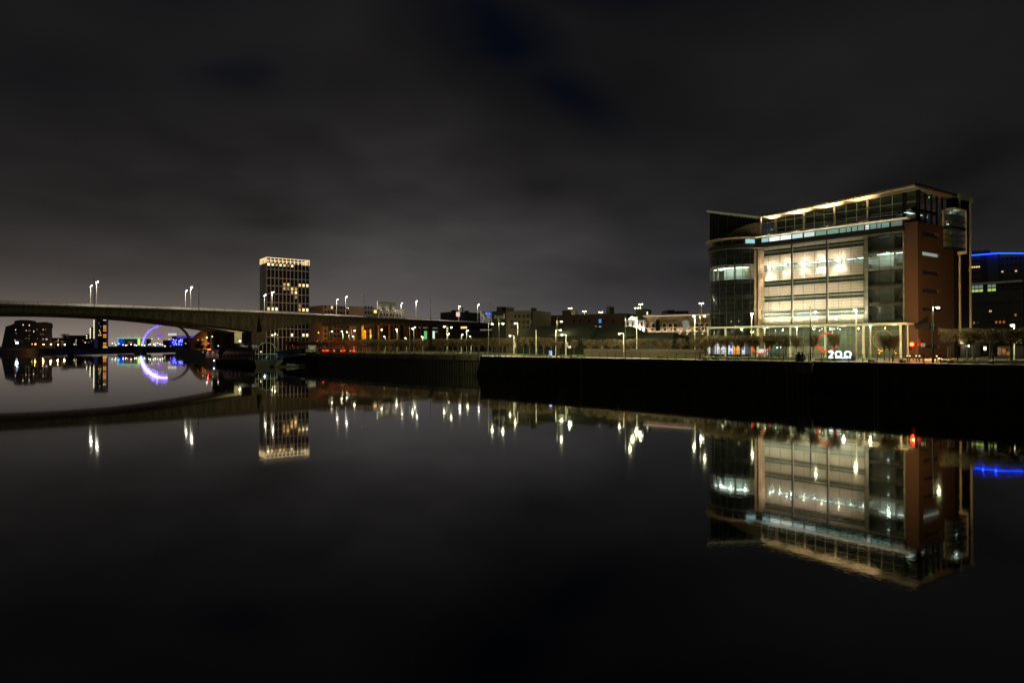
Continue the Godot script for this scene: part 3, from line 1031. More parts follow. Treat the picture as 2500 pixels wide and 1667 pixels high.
func make_ground_floor(b: Node3D, u0: float) -> void:
	var cw := 4.7
	var xl := hit(b, 1727, 790, cw).x
	var xr := hit(b, 2212, 790, cw).x
	var c := group_node(b, "entrance_canopy")
	span(c, "canopy_plate", Vector3(xl, 6.42, -1.2), Vector3(xr, 6.8, cw), mats.white_metal)
	tube(c, "canopy_nose", Vector3(xl, 6.61, cw), Vector3(xr + 0.3, 6.61, cw), 0.2, 0.2, mats.white_metal, 10)
	span(c, "end_blade", Vector3(xr + 0.35, 5.6, -0.1), Vector3(xr + 2.6, 6.7, 0.5), mats.black_clad)
	for px in [1729, 1772, 1851, 1930, 2016, 2109, 2200]:
		var x := hit(b, px, 830, 4.1).x
		tube(b, "canopy_column", Vector3(x, 0, 4.1), Vector3(x, 6.42, 4.1), 0.26 if px in [1851, 2109] else 0.2, 0.2, mats.white_metal, 12)
		tube(b, "canopy_column", Vector3(x + 0.75, 0, 2.6), Vector3(x + 0.75, 6.42, 2.6), 0.14, 0.14, mats.steel, 10)
	# shopfront glazing
	var sw := -0.9
	var cuts := [1731, 1748, 1772, 1791, 1807, 1820, 1835, 1850, 1879, 1893, 1920, 1940, 1962, 1988, 2016, 2048, 2078, 2108, 2140, 2170, 2204]
	for k in cuts.size() - 1:
		var xa := hit(b, cuts[k], 840, sw).x
		var xb := hit(b, cuts[k + 1], 840, sw).x
		var w := group_node(b, "shop_window")
		span(w, "pane", Vector3(xa + 0.04, 0.3, sw), Vector3(xb - 0.04, 6.5, sw + 0.02), mats.clear_glass)
		span(w, "frame", Vector3(xa - 0.05, 0.0, sw - 0.06), Vector3(xa + 0.04, 6.6, sw + 0.08), mats.green_grey)
		for ry in [2.9, 4.2, 5.3]:
			span(w, "rail", Vector3(xa + 0.04, ry, sw - 0.03), Vector3(xb - 0.04, ry + 0.09, sw + 0.06), mats.green_grey)
	# backlit window graphics
	var shows := [[1731, 1748, 0, 836, 864], [1750, 1771, 1, 836, 864], [1778, 1790.5, 2, 836, 865], [1791, 1807, 3, 837, 865], [1809, 1820, 4, 836, 865], [1821, 1834, 5, 836, 865], [1852, 1878, 5, 852, 866]]
	var inv := b.transform.affine_inverse()
	var cd := Vector2(53.2, 156.9)
	for s in shows:
		# graphics follow the drum's curve, then a straight display wall beside the turret
		var ends := []
		for px in [s[0], s[1]]:
			var v := Vector2((px - CX) / F, 1.0).normalized()
			var m := v.dot(cd)
			var off := sqrt(maxf(0.0, 6.62 * 6.62 - (cd - v * m).length_squared()))
			var g := v * (m - off)
			var on_wall := hit(b, px, 850, 0.95)
			var w3 := Vector3(g.x, GY, -g.y)
			if s[0] > 1812 or (b.transform * on_wall - Vector3(0, EYE, 0)).length() < w3.length():
				w3 = b.transform * on_wall
			ends.append(inv * w3)
		var e0: Vector3 = ends[0]
		var e1: Vector3 = ends[1]
		var dd := -(b.transform * e0).z
		var ya := maxf(0.12, high(s[4], dd) - GY)
		var yb := high(s[3], dd) - GY
		var q := QuadMesh.new()
		q.size = Vector2(Vector2(e1.x - e0.x, e1.z - e0.z).length() - 0.06, yb - ya)
		put(b, "window_poster_light", q, glow("poster_%d" % s[2], Color.WHITE, 0.85, poster(s[2])), Transform3D(Basis(Vector3.UP, atan2(-(e1.z - e0.z), e1.x - e0.x)), Vector3((e0.x + e1.x) * 0.5, (ya + yb) * 0.5, (e0.z + e1.z) * 0.5)))
	span(b, "display_wall", Vector3(hit(b, 1815, 850, 0.9).x, 0.0, 0.7), Vector3(hit(b, 1849, 850, 0.9).x, 3.0, 0.9), mats.green_grey)
	span(b, "display_wall", Vector3(hit(b, 1851, 850, 0.9).x, 0.0, 0.7), Vector3(hit(b, 1879, 850, 0.9).x, 1.5, 0.9), mats.green_grey)
	var board := mat("hoarding_print", Color.WHITE, 0.8)
	board.albedo_texture = poster(6)
	for s in [[1921, 1940], [1941, 1962], [1963, 1988], [1989, 2015]]:
		var p0 := hit(b, s[0], 866, sw - 0.3)
		var p1 := hit(b, s[1], 851, sw - 0.3)
		var q := QuadMesh.new()
		q.size = Vector2(absf(p1.x - p0.x) - 0.06, 2.3)
		put(b, "printed_board", q, board, Transform3D(Basis.IDENTITY, Vector3((p0.x + p1.x) * 0.5, 1.25, sw - 0.3)))
	# inside: back wall, floor, ceiling, lamps
	var bl := hit(b, 1735, 840, -4.0).x
	span(b, "lobby_back_wall", Vector3(bl, 0.0, -4.19), Vector3(-0.4, 6.9, -4.1), mat("lobby_dark", lin(0.09, 0.10, 0.09), 0.8))
	span(b, "lobby_ceiling", Vector3(bl, 6.5, -4.1), Vector3(-0.1, 6.6, -1.0), mats.green_grey)
	span(b, "teal_door", Vector3(hit(b, 1883, 840, -1.4).x, 0.0, -1.5), Vector3(hit(b, 1893, 840, -1.4).x, 2.9, -1.35), mat("teal_paint", lin(0.02, 0.16, 0.18), 0.6))
	for px in [1898, 1906, 1913, 1920]:
		var p := hit(b, px, 845 + (px % 3) * 2, -2.4)
		ball(b, "lobby_lamp", p, 0.12, glow("lobby_glow", Color(0.75, 0.95, 1.0), 9.0))
	for l in [[1760, 3.0, 0.4], [1805, 3.0, 0.4], [1865, 4.5, 0.5], [1908, 3.6, 1.6], [1955, 4.6, 0.6], [2000, 4.6, 1.6], [2050, 4.6, 2.4], [2090, 4.6, 1.6], [2135, 5.2, 0.25], [2180, 5.2, 0.25]]:
		lamp(b, Vector3(hit(b, l[0], 830, -2.6).x, l[1], -2.6), l[2], Color(0.88, 1.0, 0.82), 0.25)
	for px in [1765, 1812, 1872, 1945, 1990, 2060, 2125, 2185]:
		var p := Vector3(hit(b, px, 800, 2.9).x, 6.38, 2.9)
		box(b, "downlight_lens", p, Vector3(0.5, 0.06, 0.3), mats.lamp_dim)
		lamp(b, p + Vector3(0, -0.3, 0), 5.0, Color(1.0, 0.98, 0.72), 0.2)
	for f in [[1894, 807], [2002, 806], [2008, 803], [2038, 803], [2046, 801], [2052, 804], [1990, 803]]:
		ball(b, "pendant_lamp", hit(b, f[0], f[1], -2.2), 0.1, glow("pendant_glow", Color(0.95, 1, 0.9), 6.0))
	for f in [[2146, 854], [2150, 857], [2154, 856], [2188, 862], [2184, 858], [2148, 862]]:
		ball(b, "table_lamp", hit(b, f[0], f[1], -2.0), 0.09, glow("amber_lamp_glow", Color(1.0, 0.62, 0.1), 6.0))
	# thin yellow ring standing in the lobby window
	var yr := hit(b, 2156.7, 829, -0.5)
	torus(b, "ring_light", yr, 1.86, 0.09, glow("yellow_ring_glow", Color(0.95, 0.85, 0.4), 0.4), Vector3(0, 0, 1))


# ---------------------------------------------------------------- motorway bridge
var bridge_pts: Array = []
var bridge_s: PackedFloat32Array
var pier_s := 0.0
var portal_s := 0.0


func bridge_path() -> void:
	var key := [Vector2(-296, 140), Vector2(-254, 173), Vector2(-215, 204), Vector2(-176, 235), Vector2(-158, 249), Vector2(-138, 265), Vector2(-110, 293), Vector2(-85.5, 324), Vector2(-69, 347), Vector2(-41, 388), Vector2(-12.6, 429), Vector2(16, 470), Vector2(44, 511)]
	for i in range(1, key.size() - 2):
		var n := maxi(2, int(key[i].distance_to(key[i + 1]) / 5.0))
		for k in n:
			bridge_pts.append(key[i].cubic_interpolate(key[i + 1], key[i - 1], key[i + 2], float(k) / n))
	bridge_s.append(0.0)
	for i in range(1, bridge_pts.size()):
		bridge_s.append(bridge_s[i - 1] + bridge_pts[i].distance_to(bridge_pts[i - 1]))
	pier_s = bridge_station(638)
	portal_s = bridge_station(925)


func bridge_station(px: float) -> float:
	for i in range(1, bridge_pts.size()):
		var x0: float = CX + bridge_pts[i - 1].x / bridge_pts[i - 1].y * F
		var x1: float = CX + bridge_pts[i].x / bridge_pts[i].y * F
		if x1 >= px:
			return lerpf(bridge_s[i - 1], bridge_s[i], (px - x0) / (x1 - x0))
	return bridge_s[-1]


func bridge_at(s: float, off: float, h: float) -> Vector3:  # off metres away from the near edge
	var i := 1
	while i < bridge_s.size() - 1 and bridge_s[i] < s:
		i += 1
	var f := (s - bridge_s[i - 1]) / (bridge_s[i] - bridge_s[i - 1])
	var p: Vector2 = bridge_pts[i - 1].lerp(bridge_pts[i], f)
	var dir: Vector2 = (bridge_pts[mini(i + 1, bridge_pts.size() - 1)] - bridge_pts[maxi(i - 2, 0)]).normalized()
	var m := Vector2(-dir.y, dir.x)
	var q := p + m * off
	return Vector3(q.x, h, -q.y)


func girder_depth(s: float) -> float:
	var t := s - pier_s
	if t < 0:
		return 2.9 + 6.0 * pow(clampf(1.0 + t / 78.0, 0.0, 1.0), 1.9) if t > -78.0 else 2.9 + 6.0 * pow(clampf((-t - 78.0) / 78.0, 0.0, 1.0), 1.9)
	return 2.3 + 6.6 * pow(clampf(1.0 - t / 52.0, 0.0, 1.0), 1.7)


func make_motorway_bridge() -> void:
	bridge_path()
	var b := thing("motorway_bridge", "long concrete motorway bridge with haunched box girders over the river", "bridge", Vector3.ZERO)
	var top := 22.3
	# deck plate with edge beams
	var deck := []
	for s in bridge_s:
		var ring := PackedVector3Array()
		for c in [[0.0, top], [0.0, top - 0.75], [0.5, top - 1.0], [2.6, top - 1.15], [44.0, top - 1.15], [46.5, top - 0.7], [46.5, top], [45.9, top], [45.9, top - 0.4], [0.6, top - 0.4], [0.6, top]]:
			ring.append(bridge_at(s, c[0], c[1]))
		deck.append(ring)
	put(b, "deck", loft(deck), mats.concrete)
	for g in [[2.6, 12.5], [18.5, 27.5], [33.0, 42.5]]:
		var rings := []
		for s in bridge_s:
			if s > portal_s + 3.0:
				break
			var dep := girder_depth(s)
			rings.append(PackedVector3Array([bridge_at(s, g[0], top - 1.1), bridge_at(s, g[0] + 0.5, top - dep), bridge_at(s, g[1] - 0.5, top - dep), bridge_at(s, g[1], top - 1.1)]))
		put(b, "box_girder", loft(rings), mats.concrete)
		var thin := []
		for s in bridge_s:
			if s < portal_s - 2.0:
				continue
			thin.append(PackedVector3Array([bridge_at(s, g[0], top - 1.1), bridge_at(s, g[0] + 0.3, top - 2.3), bridge_at(s, g[1] - 0.3, top - 2.3), bridge_at(s, g[1], top - 1.1)]))
		put(b, "approach_girder", loft(thin), mats.concrete)
	# barriers: open rail on the near edge, added pale barriers standing in for vehicle light trails
	for off in [[20.0, 0.95], [21.2, 0.95], [45.6, 3.35]]:
		var rings := []
		for s in bridge_s:
			rings.append(PackedVector3Array([bridge_at(s, off[0], top - 0.4), bridge_at(s, off[0] + 0.15, top + off[1]), bridge_at(s, off[0] + 0.4, top + off[1]), bridge_at(s, off[0] + 0.55, top - 0.4)]))
		put(b, "added_pale_barrier", loft(rings), mats.added_barrier_white)
	for r in [[0.25, 0.5], [0.25, 0.95]]:
		var rings := []
		for s in bridge_s:
			var a := top + float(r[1])
			rings.append(PackedVector3Array([bridge_at(s, 0.2, a), bridge_at(s, 0.2, a + 0.09), bridge_at(s, 0.32, a + 0.09), bridge_at(s, 0.32, a)]))
		put(b, "parapet_rail", loft(rings), mats.steel)
	var s := 4.0
	while s < bridge_s[-1] - 2.0:
		var p := bridge_at(s, 0.26, top)
		tube(b, "parapet_post", p, p + Vector3(0, 1.05, 0), 0.06, 0.05, mats.dark_metal, 5)
		s += 4.3
	# joints between cast segments and rainwater pipes on the near girder
	s = 8.0
	var jk := 0
	while s < portal_s:
		var dep := girder_depth(s)
		var o := Vector3(0.03, 0, 0.03)
		tube(b, "segment_joint", bridge_at(s, 2.62, top - 1.15) + o, bridge_at(s, 3.08, top - dep) + o, 0.045, 0.045, mats.black_clad, 4)
		if jk % 4 == 2:
			tube(b, "rain_pipe", bridge_at(s + 2.0, 2.5, top - 0.9), bridge_at(s + 2.0, 2.75, top - minf(dep, 4.5)), 0.09, 0.09, mats.dark_metal, 6)
		s += 7.2
		jk += 1
	# bearing gap at the pier and the broad river pier
	var pier := group_node(b, "river_pier")
	for off in [[3.0, 12.0], [19.0, 27.0], [33.5, 42.0]]:
		var plan := PackedVector2Array()
		for c in [[-3.2, off[0]], [3.2, off[0]], [3.2, off[1]], [-3.2, off[1]]]:
			var v := bridge_at(pier_s + c[0], c[1], 0)
			plan.append(Vector2(v.x, v.z))
		put(pier, "pier_shaft", prism(plan, 0.0, top - 8.7), mats.concrete)
	var gap := bridge_at(pier_s, 2.55, top - 5.0)
	var edge := bridge_at(pier_s + 1.0, 2.55, 0) - bridge_at(pier_s - 1.0, 2.55, 0)
	put(b, "joint_recess", slab(PackedVector2Array([Vector2(-0.12, 3.2), Vector2(0.12, 3.2), Vector2(1.5, -3.7), Vector2(-0.9, -3.7)]), -0.1, 0.12), mats.black_clad, Transform3D(Basis(Vector3.UP, atan2(-edge.z, edge.x)), gap))
	# portal pier and approach columns
	var portal := group_node(b, "portal_pier")
	for off in [4.0, 15.0, 26.0, 38.0]:
		var p := bridge_at(portal_s, off, 0)
		span(portal, "column", Vector3(p.x - 1.0, GY, p.z - 1.0), Vector3(p.x + 1.0, top - 3.2, p.z + 1.0), mats.concrete)
	var ca := bridge_at(portal_s, 1.0, top - 3.0)
	var cb := bridge_at(portal_s, 44.0, top - 3.0)
	box(portal, "crosshead", (ca + cb) * 0.5, Vector3(ca.distance_to(cb), 1.6, 2.6), mats.concrete, atan2(-(cb - ca).z, (cb - ca).x))
	for px in [1005, 1045, 1087, 1120, 1164]:
		var st := bridge_station(px)
		for off in [5.0, 13.0, 22.0, 30.0, 39.0]:
			var p := bridge_at(st, off, 0)
			tube(b, "approach_column", Vector3(p.x, GY, p.z), Vector3(p.x, top - 2.2, p.z), 0.85, 0.85, mats.concrete, 10)
	# lamps under the deck by the pier
	for f in [[597, 817.5], [626, 815.5], [671, 815], [664, 818]]:
		var d := 300.0 if f[0] < 640 else 306.0
		underdeck_lamp(pix(f[0], f[1], d), d)
	# motorway lamps in pairs: heads all 34 m above the water
	var heads := [[221, 697], [235.5, 688], [453, 709.5], [466, 701], [646, 720], [664.5, 713], [822, 731], [844.5, 724.5], [980, 740], [1016.5, 735], [1121, 748], [1167.5, 744]]
	var places := ["above the residential tower seen under the bridge", "above the violet arch and pumphouse", "in front of the white-grid tower", "in front of the wide brown flats", "between the blank gantry and the viaduct", "near the blue sign gantry"]
	for i in heads.size():
		var h: Array = heads[i]
		var d: float = 26.7 * F / (HY - h[1])
		motorway_lamp(pix(h[0], h[1], d), top - 0.4, places[i / 2])
	for h in [[229, 682], [486, 695], [891, 721], [1054, 731], [1200, 741]]:
		var st := bridge_station(h[0])
		var p := bridge_at(st, 0.9, top)
		var t := thing("unlit_lamp_column", "dark unlit lamp column on the near edge of motorway bridge", "lamp post", p, 0.0, "unlit lamp columns on the bridge")
		var hh := high(h[1], -p.z) - top
		tube(t, "column", Vector3.ZERO, Vector3(0, hh, 0), 0.16, 0.08, mats.dark_metal, 8)
		tube(t, "arm", Vector3(0, hh, 0), Vector3(-0.6, hh + 0.1, 0.3), 0.06, 0.05, mats.dark_metal, 6)
		box(t, "lamp_head", Vector3(-0.8, hh + 0.08, 0.4), Vector3(0.6, 0.14, 0.3), mats.steel, 0.4)
	# sign gantries
	gantry([922, 965, 737, 756], [[915, 925.5], [928, 937], [947, 957], [963.5, 973]], 26.0, "white_metal", "pale blank back of a sign gantry on V-shaped legs above the bridge", false)
	gantry([1174, 1207, 761, 774], [[1170, 1176], [1178, 1184]], 14.0, "white_metal", "sign gantry with blue motorway direction panels beside black building", true)
	var bn := thing("banner_pole", "dark furled banner pole standing on the bridge edge", "pole", bridge_at(bridge_station(1132), 0.8, top))
	var bh := high(751, -bn.position.z) - top
	tube(bn, "pole", Vector3.ZERO, Vector3(0, bh, 0), 0.12, 0.1, mats.dark_metal, 8)
	tube(bn, "furled_banner", Vector3(0, bh * 0.55, 0), Vector3(0, bh, 0), 0.34, 0.42, mats.black_clad, 8)


func underdeck_lamp(p: Vector3, d: float) -> void:
	var t := thing("underbridge_lamp", "small bright street lamp on slim post below the bridge deck", "street lamp", Vector3(p.x + 1.0, GY, p.z), 0.0, "lamps below the bridge")
	var h := p.y - GY
	tube(t, "post", Vector3.ZERO, Vector3(0, h, 0), 0.11, 0.07, mats.steel, 8)
	tube(t, "arm", Vector3(0, h, 0), Vector3(-0.9, h + 0.1, 0), 0.05, 0.05, mats.steel, 6)
	ball(t, "lamp_lens", Vector3(-1.0, h, 0), 0.24, mats.lamp_glow, 0.7)
	lamp(t, Vector3(-1.0, h, 0.0), 80.0)


func motorway_lamp(head: Vector3, deck_y: float, place: String) -> void:
	var t := thing("motorway_lamp", "tall lit motorway lamp on the bridge " + place, "lamp post", Vector3(head.x - 0.3, deck_y, head.z), 0.0, "lit lamps along the motorway bridge")
	var h := head.y - deck_y
	tube(t, "column", Vector3.ZERO, Vector3(0, h, 0), 0.13, 0.07, mats.white_metal, 8)
	tube(t, "arm", Vector3(0, h, 0), Vector3(0.7, h + 0.12, 0.3), 0.06, 0.05, mats.white_metal, 6)
	box(t, "lamp_head", Vector3(0.75, h + 0.27, 0.3), Vector3(0.95, 0.14, 0.4), mats.steel)
	ball(t, "lamp_lens", Vector3(0.75, h, 0.3), 0.24, glow("lamp_glow_strong", LAMP_WHITE, 18.0), 0.95)
	lamp(t, Vector3(0.75, h - 0.02, 0.3), 210.0, Color(1.0, 0.96, 0.86), 0.2)


func gantry(r: Array, legs: Array, off: float, m: String, label: String, blue: bool) -> void:
	var st := bridge_station((r[0] + r[1]) * 0.5 - 8.0)
	var p := bridge_at(st, off, 0)
	var d := -p.z
	var a := pix(r[0], r[3], d - 4.0)
	var c := pix(r[1], r[2], d + 6.0)
	var base := 21.9
	var t := thing("sign_gantry", label, "road sign", Vector3((a.x + c.x) * 0.5, base, -d), 0.0)
	var dirv := Vector3(c.x - a.x, 0, c.z - a.z)
	t.rotation.y = atan2(-dirv.z, dirv.x)
	var w := dirv.length()
	var y0 := high(r[3], d) - base
	var y1 := high(r[2], d) - base
	var panel := box(t, "sign_panel", Vector3(0, (y0 + y1) * 0.5, 0), Vector3(w, y1 - y0, 0.7), mats[m])
	for k in 4:
		var x := lerpf(-w * 0.42, w * 0.42, k / 3.0)
		span(panel, "panel_rib", Vector3(x - 0.06, -(y1 - y0) * 0.5 - 0.25, 0.36), Vector3(x + 0.06, -(y1 - y0) * 0.5 + 0.3, 0.46), mats.dark_metal)
	for l in legs:
		var lx0: float = (float(l[0]) - (r[0] + r[1]) * 0.5) / F * d
		var lx1: float = (float(l[1]) - (r[0] + r[1]) * 0.5) / F * d
		var lean: bool = legs.find(l) % 2 == 0
		tube(t, "leg", Vector3(lx0 if lean else lx1, 0, 0.2), Vector3(lx1 if lean else lx0, y0, 0.2), 0.17, 0.17, mats.white_metal, 8)
	if blue:
		var bm := glow("blue_sign_glow", Color(0.05, 0.38, 0.9), 0.55)
		for k in 3:
			var x := lerpf(-w * 0.12, w * 0.38, k / 2.0)
			var sp := box(t, "blue_sign", Vector3(x, (y0 + y1) * 0.5 + 0.3, 0.42), Vector3(w * 0.23, (y1 - y0) * 0.72, 0.06), bm)
			for j in 2:
				box(sp, "sign_mark", Vector3(-w * 0.02 + w * 0.03 * j, 0.35 - 0.6 * j, 0.05), Vector3(w * 0.12, 0.22, 0.03), glow("white_sign_glow", Color.WHITE, 0.9))
	else:
		box(t, "yellow_marker", Vector3(w * 0.22, (y0 + y1) * 0.5 - 0.6, 0.4), Vector3(0.9, 1.7, 0.06), mat("yellow_paint", lin(0.4, 0.36, 0.02), 0.6))
	for k in 3:
		var x := lerpf(-w * 0.4, w * 0.4, k / 2.0)
		box(t, "sign_light", Vector3(x, y0 - 0.35, 1.6), Vector3(0.4, 0.12, 0.2), mats.lamp_dim)
		tube(t, "light_arm", Vector3(x, y0 - 0.2, 0.3), Vector3(x, y0 - 0.4, 1.55), 0.04, 0.04, mats.steel, 5)
		spot(t, Vector3(x, y0 - 0.25, 1.7), Vector3(0, 1, -0.55), 65, 2.2, LAMP_WHITE, 0.15)


# ---------------------------------------------------------------- buildings
func block(called: String, label: String, category: String, xl: float, xr: float, yt: float, dl: float, dr: float, depth: float, m: String, group := "") -> Node3D:
	var l := pix(xl, HY, dl)
	var r := pix(xr, HY, dr)
	l.y = GY
	r.y = GY
	var t := thing(called, label, category, l, 0.0, group)
	var ax := (r - l).normalized()
	t.transform.basis = Basis(ax, Vector3.UP, Vector3(-ax.z, 0, ax.x))
	var w := l.distance_to(r)
	var h := high(yt, dl) - GY
	if depth > 0.0:
		box(t, "wall", Vector3(w * 0.5, h * 0.5, -depth * 0.5), Vector3(w, h, depth), mats[m])
	return t


func window(t: Node3D, x0: float, y0: float, x1: float, y1: float, m: Material, w := 0.0, bars := 0) -> void:
	var a := hit(t, x0, y1, w)
	var b := hit(t, x1, y0, w)
	window_at(t, a.x, a.y, b.x, b.y, m, w, bars)


func window_at(t: Node3D, x0: float, y0: float, x1: float, y1: float, m: Material, w := 0.0, bars := 0) -> void:
	var g := group_node(t, "window", Transform3D(Basis.IDENTITY, Vector3((x0 + x1) * 0.5, (y0 + y1) * 0.5, w)))
	var s := Vector2(absf(x1 - x0), absf(y1 - y0))
	box(g, "frame", Vector3(0, 0, 0.03), Vector3(s.x + 0.16, s.y + 0.16, 0.08), mats.dark_metal)
	box(g, "pane", Vector3(0, 0, 0.075), Vector3(s.x, s.y, 0.03), m)
	if bars > 0:
		box(g, "glazing_bar", Vector3(0, 0, 0.1), Vector3(0.09, s.y, 0.05), mats.dark_metal)
	if bars > 1:
		box(g, "glazing_bar", Vector3(0, 0, 0.102), Vector3(s.x, 0.09, 0.05), mats.dark_metal)


func window_grid(t: Node3D, xs: Array, ys: Array, ww: float, wh: float, share: float, lits: Array, w := 0.0) -> void:
	for y in ys:
		for x in xs:
			var m: Material = mats.dark_glass
			if rng.randf() < share:
				m = mats[lits[rng.randi() % lits.size()]]
			window_at(t, x - ww * 0.5, y, x + ww * 0.5, y + wh, m, w)


func steps(a: float, b: float, n: int) -> Array:
	var o := []
	for k in n:
		o.append(lerpf(a, b, float(k) / maxi(1, n - 1)))
	return o


func make_city() -> void:
	make_grid_tower()
	# brown brick apartment blocks beyond the bridge
	var t := block("apartment_block", "brown brick apartment block with amber floodlit corner beside white-grid tower", "building", 754, 788, 749, 430, 425, 18, "brown_brick")
	window_grid(t, steps(1.2, 7.8, 3), steps(2.5, 24.0, 8), 1.3, 1.7, 0.04, ["lit_amber"])
	t = block("apartment_block", "wide grey brown apartment block behind the bridge with few lights", "building", 788, 880, 745, 415, 432, 20, "brown_brick")
	window_grid(t, steps(1.6, 23.0, 11), steps(2.2, 26.0, 9), 1.2, 1.6, 0.02, ["lit_warm", "lit_faint"])
	t = block("apartment_block", "brick apartment block with amber lit entrance behind the portal pier", "building", 889, 912, 749, 400, 405, 16, "brown_brick")
	window_grid(t, steps(1.0, 5.0, 3), steps(6.0, 25.0, 7), 1.0, 1.6, 0.03, ["lit_amber"])
	window(t, 912, 757, 919, 764, mats.lit_warm)
	for x in [[885, 893, 808, 827], [902, 908, 804, 827]]:
		window(t, x[0], x[2], x[1], x[3], mats.lit_amber, 0.05, 1)
	t = block("apartment_block", "dark brown flat-topped apartment block behind the pale gantry", "building", 908, 988, 753, 405, 420, 16, "brown_brick")
	window_grid(t, steps(1.4, 19.5, 9), steps(2.5, 21.0, 7), 1.1, 1.6, 0.03, ["lit_faint", "lit_warm"])
	# orange lamps washing the first block
	for f in [[777, 812, 402], [774, 833, 402], [783, 833, 402], [890, 808, 386], [905, 820, 388]]:
		wall_lamp(pix(f[0], f[1], f[2]), "amber lamp on a short post in front of brown brick flats", Color(1.0, 0.58, 0.12), 120.0, "lamp_glow_amber", "amber lamps by the brick flats")
	# low blocks seen between the approach columns
	t = block("low_office", "small pale office between approach columns with amber lit wall panel", "building", 1004, 1032, 807, 430, 434, 12, "white_render")
	window_grid(t, steps(1.2, 6.2, 3), steps(1.5, 8.0, 3), 1.4, 1.2, 0.05, ["lit_faint"])
	t = block("petrol_station", "brightly lit low building with green glow behind the approach columns", "building", 1034, 1062, 806, 440, 446, 12, "white_render")
	for x in [[1035, 1042, "lit_pale_green"], [1049, 1054, "lit_pale_green"], [1055, 1061, "lit_white_soft"]]:
		if x[2] == "lit_pale_green":
			glow("lit_pale_green", Color(0.6, 1.0, 0.6), 0.5)
		else:
			glow("lit_white_soft", Color(0.9, 1.0, 0.92), 0.9)
		window(t, x[0], 808, x[1], 828, mats[x[2]])
	span(t, "flat_roof", hit(t, 1026, 806, 1.5), hit(t, 1080, 803.5, -8.0), mats.slate)
	for x in [[988, 992], [995, 998]]:
		var w := block("lit_pylon", "slim pale green lit panel standing behind the approach viaduct", "sign", x[0], x[1], 807, 436, 436, 0.0, "white_render", "pale lit panels behind viaduct")
		span(w, "panel_light", hit(w, x[0], 827, 0.0), hit(w, x[1], 807, -0.3), glow("lit_pale_green", Color(0.6, 1.0, 0.6), 0.5))
		span(w, "plinth", Vector3(0, 0, -0.3), Vector3(1.0, hit(w, x[0], 827, 0).y, 0), mats.concrete)
	t = block("low_office", "grey low office glimpsed under the bridge deck behind a dark shed", "building", 1064, 1088, 812, 450, 452, 12, "grey_clad")
	window_grid(t, steps(1.0, 5.6, 4), [2.0, 5.2], 0.9, 1.3, 0.1, ["lit_cool"])
	t = block("tall_far_block", "far blue grey office block with red and white lit sign above the bridge", "building", 1101, 1172, 761, 640, 660, 20, "grey_clad")
	window_grid(t, steps(2.0, 26.0, 8), steps(12.0, 34.0, 7), 2.0, 1.4, 0.03, ["lit_faint"])
	var sg := hit(t, 1118, 767, 0.2)
	box(t, "lit_sign", sg, Vector3(4.0, 4.2, 0.3), glow("sign_pink_glow", Color(1.0, 0.85, 0.78), 1.1))
	for k in 2:
		box(t, "lit_sign_bar", sg + Vector3(0, 1.0 - 1.9 * k, 0.2), Vector3(3.6, 0.5, 0.1), glow("sign_red_glow", Color(0.9, 0.3, 0.2), 0.9))
	for x in [6.0, 10.0, 21.0]:
		box(t, "roof_plant", Vector3(x, hit(t, 1110, 760, 0).y + 0.6, -5.0), Vector3(3.4, 1.6, 3.0), mats.grey_clad)
	t = block("dark_shed", "black low shed with flat roof behind the clipped hedge trees", "building", 1131, 1206, 808, 330, 318, 14, "black_clad")
	window(t, 1125, 797, 1140, 802, mats.lit_warm)
	window_grid(t, [3.0, 6.5, 10.0], [1.0], 1.6, 2.0, 0.0, ["lit_warm"])
	# black building with white lettering, then its brick flank
	t = block("nightclub_building", "black painted building side with faint white lettering and small emblem", "building", 1201, 1237, 760, 236, 232, 14, "black_clad")
	span(t, "stair_tower", hit(t, 1226, 860, -0.2), hit(t, 1237, 751, -6.0), mats.black_clad)
	var tx := hit(t, 1218, 776, 0.08)
	put(t, "sign_lettering", text_mesh("Paris", 1.35, 0.08, false), mat("sign_grey", lin(0.3, 0.3, 0.3), 0.7), Transform3D(Basis.IDENTITY, tx + Vector3(0, 0.3, 0)))
	box(t, "sign_rule", tx + Vector3(0, -0.9, 0), Vector3(2.2, 0.07, 0.06), mats.sign_grey)
	var em := hit(t, 1231, 773, 0.08)
	for k in [-1, 1]:
		put(t, "emblem_ear", slab(PackedVector2Array([Vector2(0, 0), Vector2(0.5 * k, 0.95), Vector2(0.12 * k, 0.9)] if k > 0 else [Vector2(0, 0), Vector2(-0.12, 0.9), Vector2(-0.5, 0.95)]), 0, 0.06), mats.sign_grey, Transform3D(Basis.IDENTITY, em))
	put(t, "emblem_body", slab(PackedVector2Array([Vector2(-0.34, 0.15), Vector2(0.34, 0.15), Vector2(0.26, -0.75), Vector2(-0.22, -0.75)]), 0, 0.061), mats.sign_grey, Transform3D(Basis.IDENTITY, em))
	t = block("brick_warehouse", "tan brick warehouse with square windows beside the black nightclub", "building", 1237, 1301, 759.5, 231, 226, 14, "brown_brick")
	span(t, "stair_tower", hit(t, 1237.5, 860, 0.12), hit(t, 1253, 751, -5.0), mats.brown_brick)
	span(t, "chimney_stack", hit(t, 1300, 860, 0.1), hit(t, 1307, 752.5, -3.0), mats.black_clad)
	for r in [769, 783, 796]:
		for x in [1246, 1256, 1266, 1277, 1287, 1296]:
			if r == 769 and x < 1250:
				continue
			window(t, x, r, x + 4.2, r + 6, mats.dark_glass if not (x == 1296 and r == 783) else mats.lit_faint, 0.0 if x > 1253 else 0.13, 1)
	# long brick building with rooftop lights
	t = block("brick_warehouse", "long dark brick warehouse with rooftop floodlights and stair tower", "building", 1306, 1523, 771, 252, 232, 20, "dim_brick")
